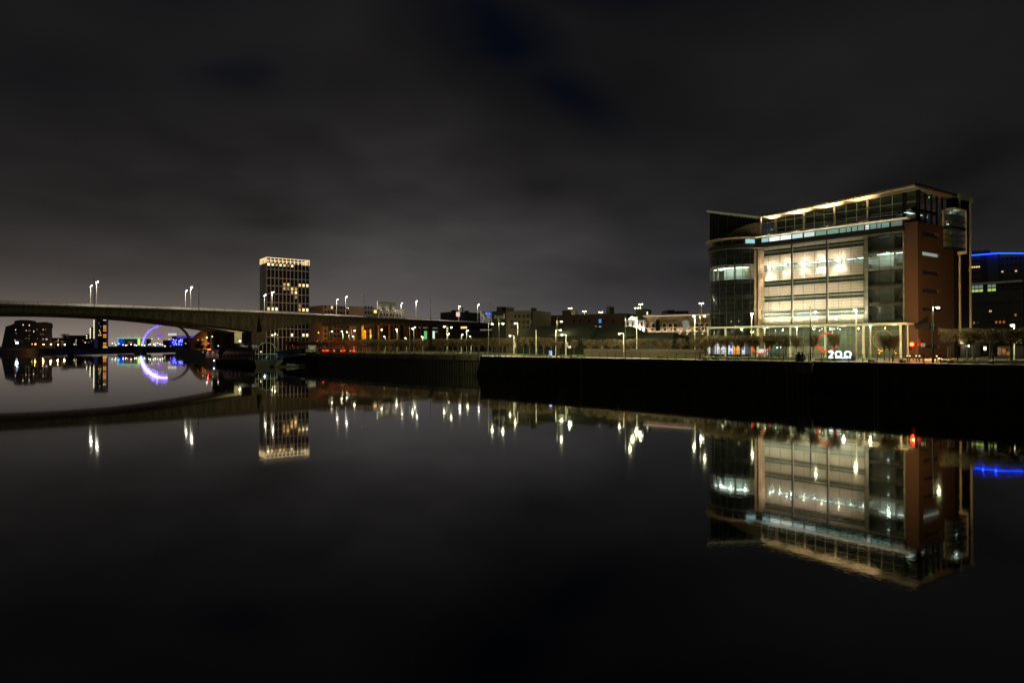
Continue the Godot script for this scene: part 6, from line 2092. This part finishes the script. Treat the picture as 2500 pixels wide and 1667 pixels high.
# ---------------------------------------------------------------- lamps on the promenade and the road
func make_lamps() -> void:
	# slim dark promenade columns with one lamp on a short arm
	for px in [2278.5, 1979, 1709, 1527, 1360, 1218, 1192, 1093, 999, 924, 858, 803]:
		var left: bool = px < 1177
		var p := on_quay(px, 106.0 if not left else 116.5)
		var t := thing("promenade_lamp", "slim dark promenade lamp column with one lamp on short arm", "lamp post", p, 0.0, "promenade lamp columns by the quay railing")
		tube(t, "column", Vector3.ZERO, Vector3(0, 8.7, 0), 0.11, 0.06, mats.dark_metal if not left else mats.bark, 8)
		tube(t, "base", Vector3.ZERO, Vector3(0, 0.9, 0), 0.16, 0.15, mats.dark_metal, 8)
		for y in [2.9, 5.2]:
			box(t, "bracket", Vector3(0.12, y, 0), Vector3(0.3, 0.06, 0.06), mats.steel)
		var h := Vector3(0.95, 7.72, -0.3)
		tube(t, "arm", Vector3(0, 7.8, 0), h + Vector3(0, 0.12, 0), 0.04, 0.03, mats.dark_metal, 5)
		box(t, "lamp_head", h + Vector3(0, 0.12, 0), Vector3(0.5, 0.08, 0.3), mats.dark_metal, 0.3)
		ball(t, "lamp_lens", h, 0.2 if px > 1300 else 0.24, mats.lamp_glow, 0.8)
		lamp(t, h, (80.0 if px > 1900 else 120.0) if not left else 45.0)
	# taller pale road lamps
	for q in [[1836, 766, 1836, 124.0, 1], [2088, 756.5, 2091.5, 122.0, 1], [1694, 772, 1697, 123.0, 1], [1546, 779, 1555, 124.0, 1], [1542, 775, 1555, 126.0, 0], [1257.5, 789.5, 1264, 128.0, 1], [1245, 820, 1255, 117.5, 0], [1369, 806, 1357, 124.0, 0], [1372, 817.6, 1382, 117.0, 0], [1512, 814.7, 1523, 117.0, 0], [1084, 797.5, 1091, 131.0, 1], [968, 804, 969, 133.0, 1], [846.5, 810.5, 852, 136.0, 1], [834, 808.6, 836.5, 134.0, 1], [1142, 807, 1139, 140.0, 1], [1129, 817, 1126, 146.0, 0], [1096, 815, 1092, 140.0, 0], [1013, 799, 1010, 136.0, 0], [938, 822, 941, 140.0, 0], [861, 821, 864, 140.0, 0], [1029.6, 822, 1032, 150.0, 0], [989, 825, 992, 150.0, 0], [1147, 821, 1150, 150.0, 0], [2472, 794.6, 2478, 124.0, 1], [1309, 806, 1309, 118.0, 2]]:
		var p := on_quay(q[2], q[3])
		var hy := high(q[1], -p.z) - GY
		var hx: float = (q[0] - q[2]) / F * -p.z
		if q[4] == 2:
			var bp := thing("banner_post", "plain pale slim post on the promenade without a lamp", "post", p)
			tube(bp, "post", Vector3.ZERO, Vector3(0, hy, 0), 0.09, 0.07, mats.white_metal, 8)
			tube(bp, "cap", Vector3(0, hy, 0), Vector3(0, hy + 0.12, 0), 0.1, 0.04, mats.white_metal, 8)
			continue
		var t := thing("road_lamp", ("pale road lamp with bright head " + str({1836: "before the stone turret", 2088: "before the lobby columns", 1694: "before the arcaded sandstone building", 1546: "before the narrow floodlit stone building", 1257: "before the tan brick warehouse", 1084: "beside the approach viaduct columns", 968: "before the flat-topped brown block", 846: "before the wide brown flats", 834: "before the wide brown flats", 1142: "before the black low shed", 2472: "among the trees by the printed hoarding"}[int(q[0])])) if q[4] == 1 else "smaller pale street lamp with side arm beside the quay road", "street lamp", p, 0.0, "tall lamps along the quay road" if q[4] == 1 else "smaller lamps along the quay road")
		tube(t, "column", Vector3.ZERO, Vector3(0, hy + 0.05, 0), 0.10, 0.06, mats.white_metal, 8)
		tube(t, "arm", Vector3(0, hy, 0), Vector3(hx, hy + 0.12, 0.1), 0.05, 0.04, mats.white_metal, 5)
		box(t, "lamp_head", Vector3(hx, hy + 0.16, 0.12), Vector3(0.7, 0.1, 0.32), mats.steel)
		ball(t, "lamp_lens", Vector3(hx, hy, 0.14), 0.24 if q[4] == 1 else 0.2, mats.lamp_glow, 0.8)
		lamp(t, Vector3(hx, hy, 0.14), (120.0 if q[4] == 1 else 45.0) * (1.0 if q[0] > 1200 else 0.5))


# ---------------------------------------------------------------- street things
func make_car(t: Node3D, paint: Material) -> void:
	# local: x forwards, 4.2 m long
	put(t, "body", slab(PackedVector2Array([Vector2(-2.1, 0.32), Vector2(2.1, 0.32), Vector2(2.12, 0.62), Vector2(1.9, 0.82), Vector2(0.95, 0.95), Vector2(-1.95, 1.0), Vector2(-2.12, 0.8)]), -0.86, 0.86), paint)
	put(t, "cabin", slab(PackedVector2Array([Vector2(-1.85, 0.99), Vector2(0.95, 0.94), Vector2(0.3, 1.42), Vector2(-1.2, 1.47), Vector2(-1.65, 1.35)]), -0.74, 0.74), mats.dark_glass)
	span(t, "roof", Vector3(-1.15, 1.46, -0.68), Vector3(0.22, 1.5, 0.68), paint)
	for x in [-1.3, 1.3]:
		for z in [-0.8, 0.8]:
			var w := group_node(t, "wheel", Transform3D(Basis.IDENTITY, Vector3(x, 0.32, z)))
			tube(w, "tyre", Vector3(0, 0, -0.11), Vector3(0, 0, 0.11), 0.32, 0.32, mats.black_clad, 14)
			tube(w, "rim", Vector3(0, 0, -0.12), Vector3(0, 0, 0.12), 0.18, 0.18, mats.steel, 10)
	for z in [-0.66, 0.66]:
		box(t, "tail_light", Vector3(-2.12, 0.8, z), Vector3(0.1, 0.26, 0.36), mats.tail_red)
		box(t, "headlight", Vector3(2.05, 0.66, z), Vector3(0.1, 0.16, 0.32), mats.white_metal)


func make_street_things() -> void:
	# queue of cars with red tail lights by the quay, and two more beyond the bridge
	var paints := [mat("car_black", lin(0.015, 0.015, 0.017), 0.25), mat("car_silver", lin(0.3, 0.3, 0.31), 0.3, 0.4), mat("car_blue", lin(0.02, 0.03, 0.08), 0.25), mat("car_white", lin(0.6, 0.6, 0.6), 0.3)]
	var colours := ["black", "silver", "dark blue", "white"]
	var i := 0
	for q in [[786, 121.0], [797, 124.0], [812, 122.0], [817, 126.0], [829, 121.5], [843, 124.5], [852, 121.5]]:
		var p := on_quay(q[0], q[1])
		var t := thing("queueing_car", "%s car with glowing red tail lights queueing on the quay road" % colours[i % 4], "car", p, PI - 0.815 + 0.0, "cars queueing on the quay road")
		t.transform.basis = Basis(Vector3(-0.686, 0, -0.727), Vector3.UP, Vector3(0.727, 0, -0.686))
		make_car(t, paints[i % 4])
		lamp(t, Vector3(-2.5, 0.75, 0), 12.0, Color(1.0, 0.1, 0.04), 0.15)
		i += 1
	for q in [[508, 847.5, 380], [543, 849, 360], [553, 846, 355]]:
		var p := pix(q[0], 850, q[2])
		p.y = GY
		var t := thing("waiting_car", "%s car with bright red tail lights waiting beyond the bridge" % colours[i % 4], "car", p, 0.0, "cars waiting beyond the bridge")
		t.transform.basis = Basis(Vector3(-0.55, 0, -0.835), Vector3.UP, Vector3(0.835, 0, -0.55))
		make_car(t, paints[i % 4])
		lamp(t, Vector3(-2.6, 0.8, 0), 40.0, Color(1.0, 0.12, 0.05), 0.2)
		i += 1
	# traffic signals
	for q in [[2226, 840.5, 121.0, 1.0], [713, 843.5, 128.0, 1.0], [770, 842.5, 130.0, 1.0], [508, 838, 0.0, 0.6]]:
		var p := on_quay(q[0], q[2]) if q[2] > 0 else Vector3(pix(q[0], q[1], 350).x, GY, -350)
		var hy := high(q[1], -p.z) - GY
		var big: bool = q[0] == 2226
		var t := thing("traffic_signal", ["traffic signal glowing bright red before the brick end wall", "traffic signal showing red near the ferry gangway", "traffic signal showing red beside the queueing cars", "traffic signal showing red beyond the bridge"][[2226, 713, 770, 508].find(int(q[0]))], "traffic light", p)
		tube(t, "pole", Vector3(0.35, 0, 0), Vector3(0.35, hy + 0.6, 0), 0.06, 0.06, mats.dark_metal, 8)
		box(t, "signal_head", Vector3(0, hy - 0.28, 0), Vector3(0.34, 1.05, 0.25), mats.black_clad)
		put(t, "backing_board", slab(PackedVector2Array([Vector2(-0.28, -0.65), Vector2(0.28, -0.65), Vector2(0.28, 0.65), Vector2(-0.28, 0.65)]), -0.15, -0.13), mats.black_clad, Transform3D(Basis.IDENTITY, Vector3(0, hy - 0.28, 0)))
		ball(t, "red_signal_lens", Vector3(0, hy, 0.14), 0.17 if not big else 0.3, mats.red_signal)
		for k in 2:
			ball(t, "dark_signal_lens", Vector3(0, hy - 0.3 - 0.3 * k, 0.12), 0.1, mats.dark_glass)
		lamp(t, Vector3(0, hy, 0.5), 45.0 if big else 9.0, Color(1.0, 0.06, 0.03), 0.12)
	var p2 := on_quay(2249, 121.0)
	var t2 := thing("traffic_signal", "dark traffic signal seen from the side on a black pole", "traffic light", p2)
	tube(t2, "pole", Vector3(-0.4, 0, 0), Vector3(-0.4, 3.6, 0), 0.06, 0.06, mats.dark_metal, 8)
	box(t2, "signal_head", Vector3(0, 3.0, 0), Vector3(0.25, 1.05, 0.34), mats.black_clad)
	for k in 3:
		tube(t2, "hood", Vector3(0.12, 3.35 - k * 0.32, 0), Vector3(0.42, 3.3 - k * 0.32, 0), 0.13, 0.11, mats.black_clad, 8)
	tube(t2, "bracket", Vector3(-0.4, 3.4, 0), Vector3(0, 3.4, 0), 0.04, 0.04, mats.dark_metal, 5)
	# orange ring sculptures
	for q in [[1858, 844.4, 21.7, 121.0], [2019.5, 836, 23.6, 119.0]]:
		var d := dist_on(q[0], q[3])
		var c := pix(q[0], q[1], d)
		var r: float = q[2] / F * d
		var t := thing("orange_ring", "large glowing orange ring %s" % ["standing before the shop windows" if q[0] < 1900 else "hung before the lobby near the number sign"], "sculpture", Vector3(c.x, GY, c.z))
		t.rotation.y = atan2(-c.x, -c.z)
		var ring := PackedVector2Array()
		var st := start()
		var n := 56
		for k in n:
			var a0 := TAU * k / n
			var a1 := TAU * (k + 1) / n
			var o0 := Vector3(cos(a0), sin(a0), 0)
			var o1 := Vector3(cos(a1), sin(a1), 0)
			var z := Vector3(0, 0, 0.22)
			quad(st, o0 * r + z, o1 * r + z, o1 * (r - 0.3) + z, o0 * (r - 0.3) + z)
			quad(st, o0 * r - z, o1 * r - z, o1 * (r - 0.3) - z, o0 * (r - 0.3) - z)
			quad(st, o0 * r - z, o1 * r - z, o1 * r + z, o0 * r + z)
			quad(st, o0 * (r - 0.3) - z, o1 * (r - 0.3) - z, o1 * (r - 0.3) + z, o0 * (r - 0.3) + z)
		put(t, "ring_light", done(st), glow("orange_ring_glow", Color(1.0, 0.33, 0.08), 0.85), Transform3D(Basis.IDENTITY, Vector3(0, c.y - GY, 0)))
		for e in [-0.5, 0.5]:
			tube(t, "stand", Vector3(e, 0, -0.35), Vector3(e * 0.7, c.y - GY - r * 0.9, -0.22), 0.06, 0.05, mats.dark_metal, 6)
	# illuminated number sign
	var d2 := 110.0
	var c2 := pix(2058, 863, d2)
	var ns := thing("number_sign", "illuminated white number 200 sign on dark plinth with glowing lettering", "sign", Vector3(c2.x, GY, c2.z))
	ns.rotation.y = atan2(-c2.x, -c2.z)
	var wg := glow("number_sign_glow", Color(0.9, 0.97, 1.0), 3.0)
	box(ns, "plinth", Vector3(0, 0.2, 0), Vector3(2.6, 0.4, 0.8), mats.navy)
	box(ns, "side_block", Vector3(1.55, 0.4, -0.1), Vector3(0.7, 0.8, 0.8), mats.navy)
	for e in [-0.62, 0.76]:
		torus(ns, "zero_light", Vector3(e, 1.05, 0.1), 0.56, 0.24, wg, Vector3(0, 0, 1))
	put(ns, "two_light", text_mesh("2", 1.3, 0.2), wg, Transform3D(Basis(Vector3.UP, 0.75), Vector3(-1.75, 0.95, 0.1)))
	put(ns, "lettering_light", text_mesh("BROOMIELAW", 0.26, 0.05), wg, Transform3D(Basis.IDENTITY, Vector3(0.0, 0.48, 0.45)))
	lamp(ns, Vector3(0, 0.9, 1.0), 3.0, Color(0.85, 0.95, 1.0), 0.4)
	# information signs
	for q in [[2117, 842, 116.0, "blue"], [2254, 842, 116.0, "white"], [1391, 847, 122.0, "white"], [1468, 847, 122.0, "white"]]:
		var p := on_quay(q[0], q[2])
		var hy := high(q[1], -p.z) - GY
		var t := thing("street_sign", "small %s street sign plate on a slim dark post" % q[3], "sign", p, 0.0, "small street sign plates")
		tube(t, "post", Vector3.ZERO, Vector3(0, hy, 0), 0.04, 0.04, mats.dark_metal, 6)
		box(t, "plate", Vector3(0, hy, 0.06), Vector3(0.62, 0.55, 0.04), mat("sign_blue", lin(0.04, 0.06, 0.2), 0.5) if q[3] == "blue" else mats.white_metal)
		for k in 2:
			box(t, "plate_mark", Vector3(0, hy + 0.1 - 0.2 * k, 0.085), Vector3(0.4, 0.07, 0.01), mats.white_metal if q[3] == "blue" else mats.sign_blue)
	# hanging banner on the road lamp and small panels
	for q in [[2099, 812, 832, 121.5], [1384, 836, 848, 116.5], [1257, 836, 848, 117.0]]:
		var p := on_quay(q[0], q[3])
		var d := -p.z
		var t := thing("lamp_banner", "narrow pale banner hanging beside a lamp column", "banner", p, 0.0, "narrow banners beside lamp columns")
		tube(t, "post", Vector3(-0.35, 0, 0), Vector3(-0.35, high(q[1], d) - GY, 0), 0.05, 0.05, mats.steel, 6)
		span(t, "banner_cloth", Vector3(-0.28, high(q[2], d) - GY, -0.02), Vector3(0.28, high(q[1], d) - GY, 0.02), mats.white_render)
		for k in 2:
			box(t, "banner_arm", Vector3(0, high(q[1 + k], d) - GY, 0), Vector3(0.7, 0.05, 0.05), mats.steel)
	# blue-lit information totem
	var tp := on_quay(1344, 111.0)
	var tm := thing("information_totem", "blue-white lit information totem on the promenade", "sign", tp)
	box(tm, "totem_body", Vector3(0, 0.7, 0), Vector3(0.75, 1.4, 0.25), mats.dark_metal)
	for e in [-0.19, 0.19]:
		box(tm, "screen_light", Vector3(e, 0.75, 0.14), Vector3(0.28, 1.15, 0.03), glow("totem_glow", Color(0.55, 0.68, 1.0), 1.8))
	lamp(tm, Vector3(0, 0.8, 0.6), 1.0, Color(0.55, 0.68, 1.0), 0.3)
	# orange works barrier by the promenade column, bollards with lights
	var wp := on_quay(1523, 108.5)
	var wb := thing("works_mast", "slim orange and white striped works mast by the promenade", "mast", wp)
	for k in 8:
		tube(wb, "stripe", Vector3(0, k * 0.32, 0), Vector3(0, k * 0.32 + 0.318, 0), 0.08, 0.08, mat("orange_paint", lin(0.7, 0.16, 0.02), 0.6) if k % 2 else mats.white_metal, 8)
	var yh := on_quay(938, 117.0)
	var yb := thing("yellow_marker_post", "yellow safety marker post at the quay edge", "post", yh)
	tube(yb, "post", Vector3.ZERO, Vector3(0, 1.5, 0), 0.12, 0.12, mat("yellow_bright", lin(0.5, 0.5, 0.02), 0.6), 8)
	tube(yb, "band", Vector3(0, 0.8, 0), Vector3(0, 1.0, 0), 0.13, 0.13, mats.white_metal, 8)
	for px in [2216, 2222, 2238, 2246, 2288]:
		var p := on_quay(px, 112.0)
		var t := thing("light_bollard", "low dark bollard with small warm light before the brick wall", "bollard", p, 0.0, "light bollards before the brick wall")
		tube(t, "post", Vector3.ZERO, Vector3(0, 0.85, 0), 0.07, 0.07, mats.dark_metal, 8)
		ball(t, "bollard_light", Vector3(0, 0.9, 0), 0.08, glow("bollard_glow", Color(1.0, 0.8, 0.5), 5.0))
	# warm floodlight at the foot of the brick end wall
	var wf := on_quay(2296, 124.0)
	var fl := thing("ground_floodlight", "small warm ground floodlight before the brick end wall", "floodlight", wf)
	box(fl, "housing", Vector3(0, 0.2, 0), Vector3(0.5, 0.3, 0.35), mats.dark_metal)
	box(fl, "lamp_lens", Vector3(0, 0.37, -0.06), Vector3(0.4, 0.03, 0.25), mats.lamp_glow_warm)
	spot(fl, Vector3(0, 0.5, 0.0), Vector3(0.45, 0.30, -0.9), 40, 520.0, Color(1.0, 0.72, 0.38), 0.25)
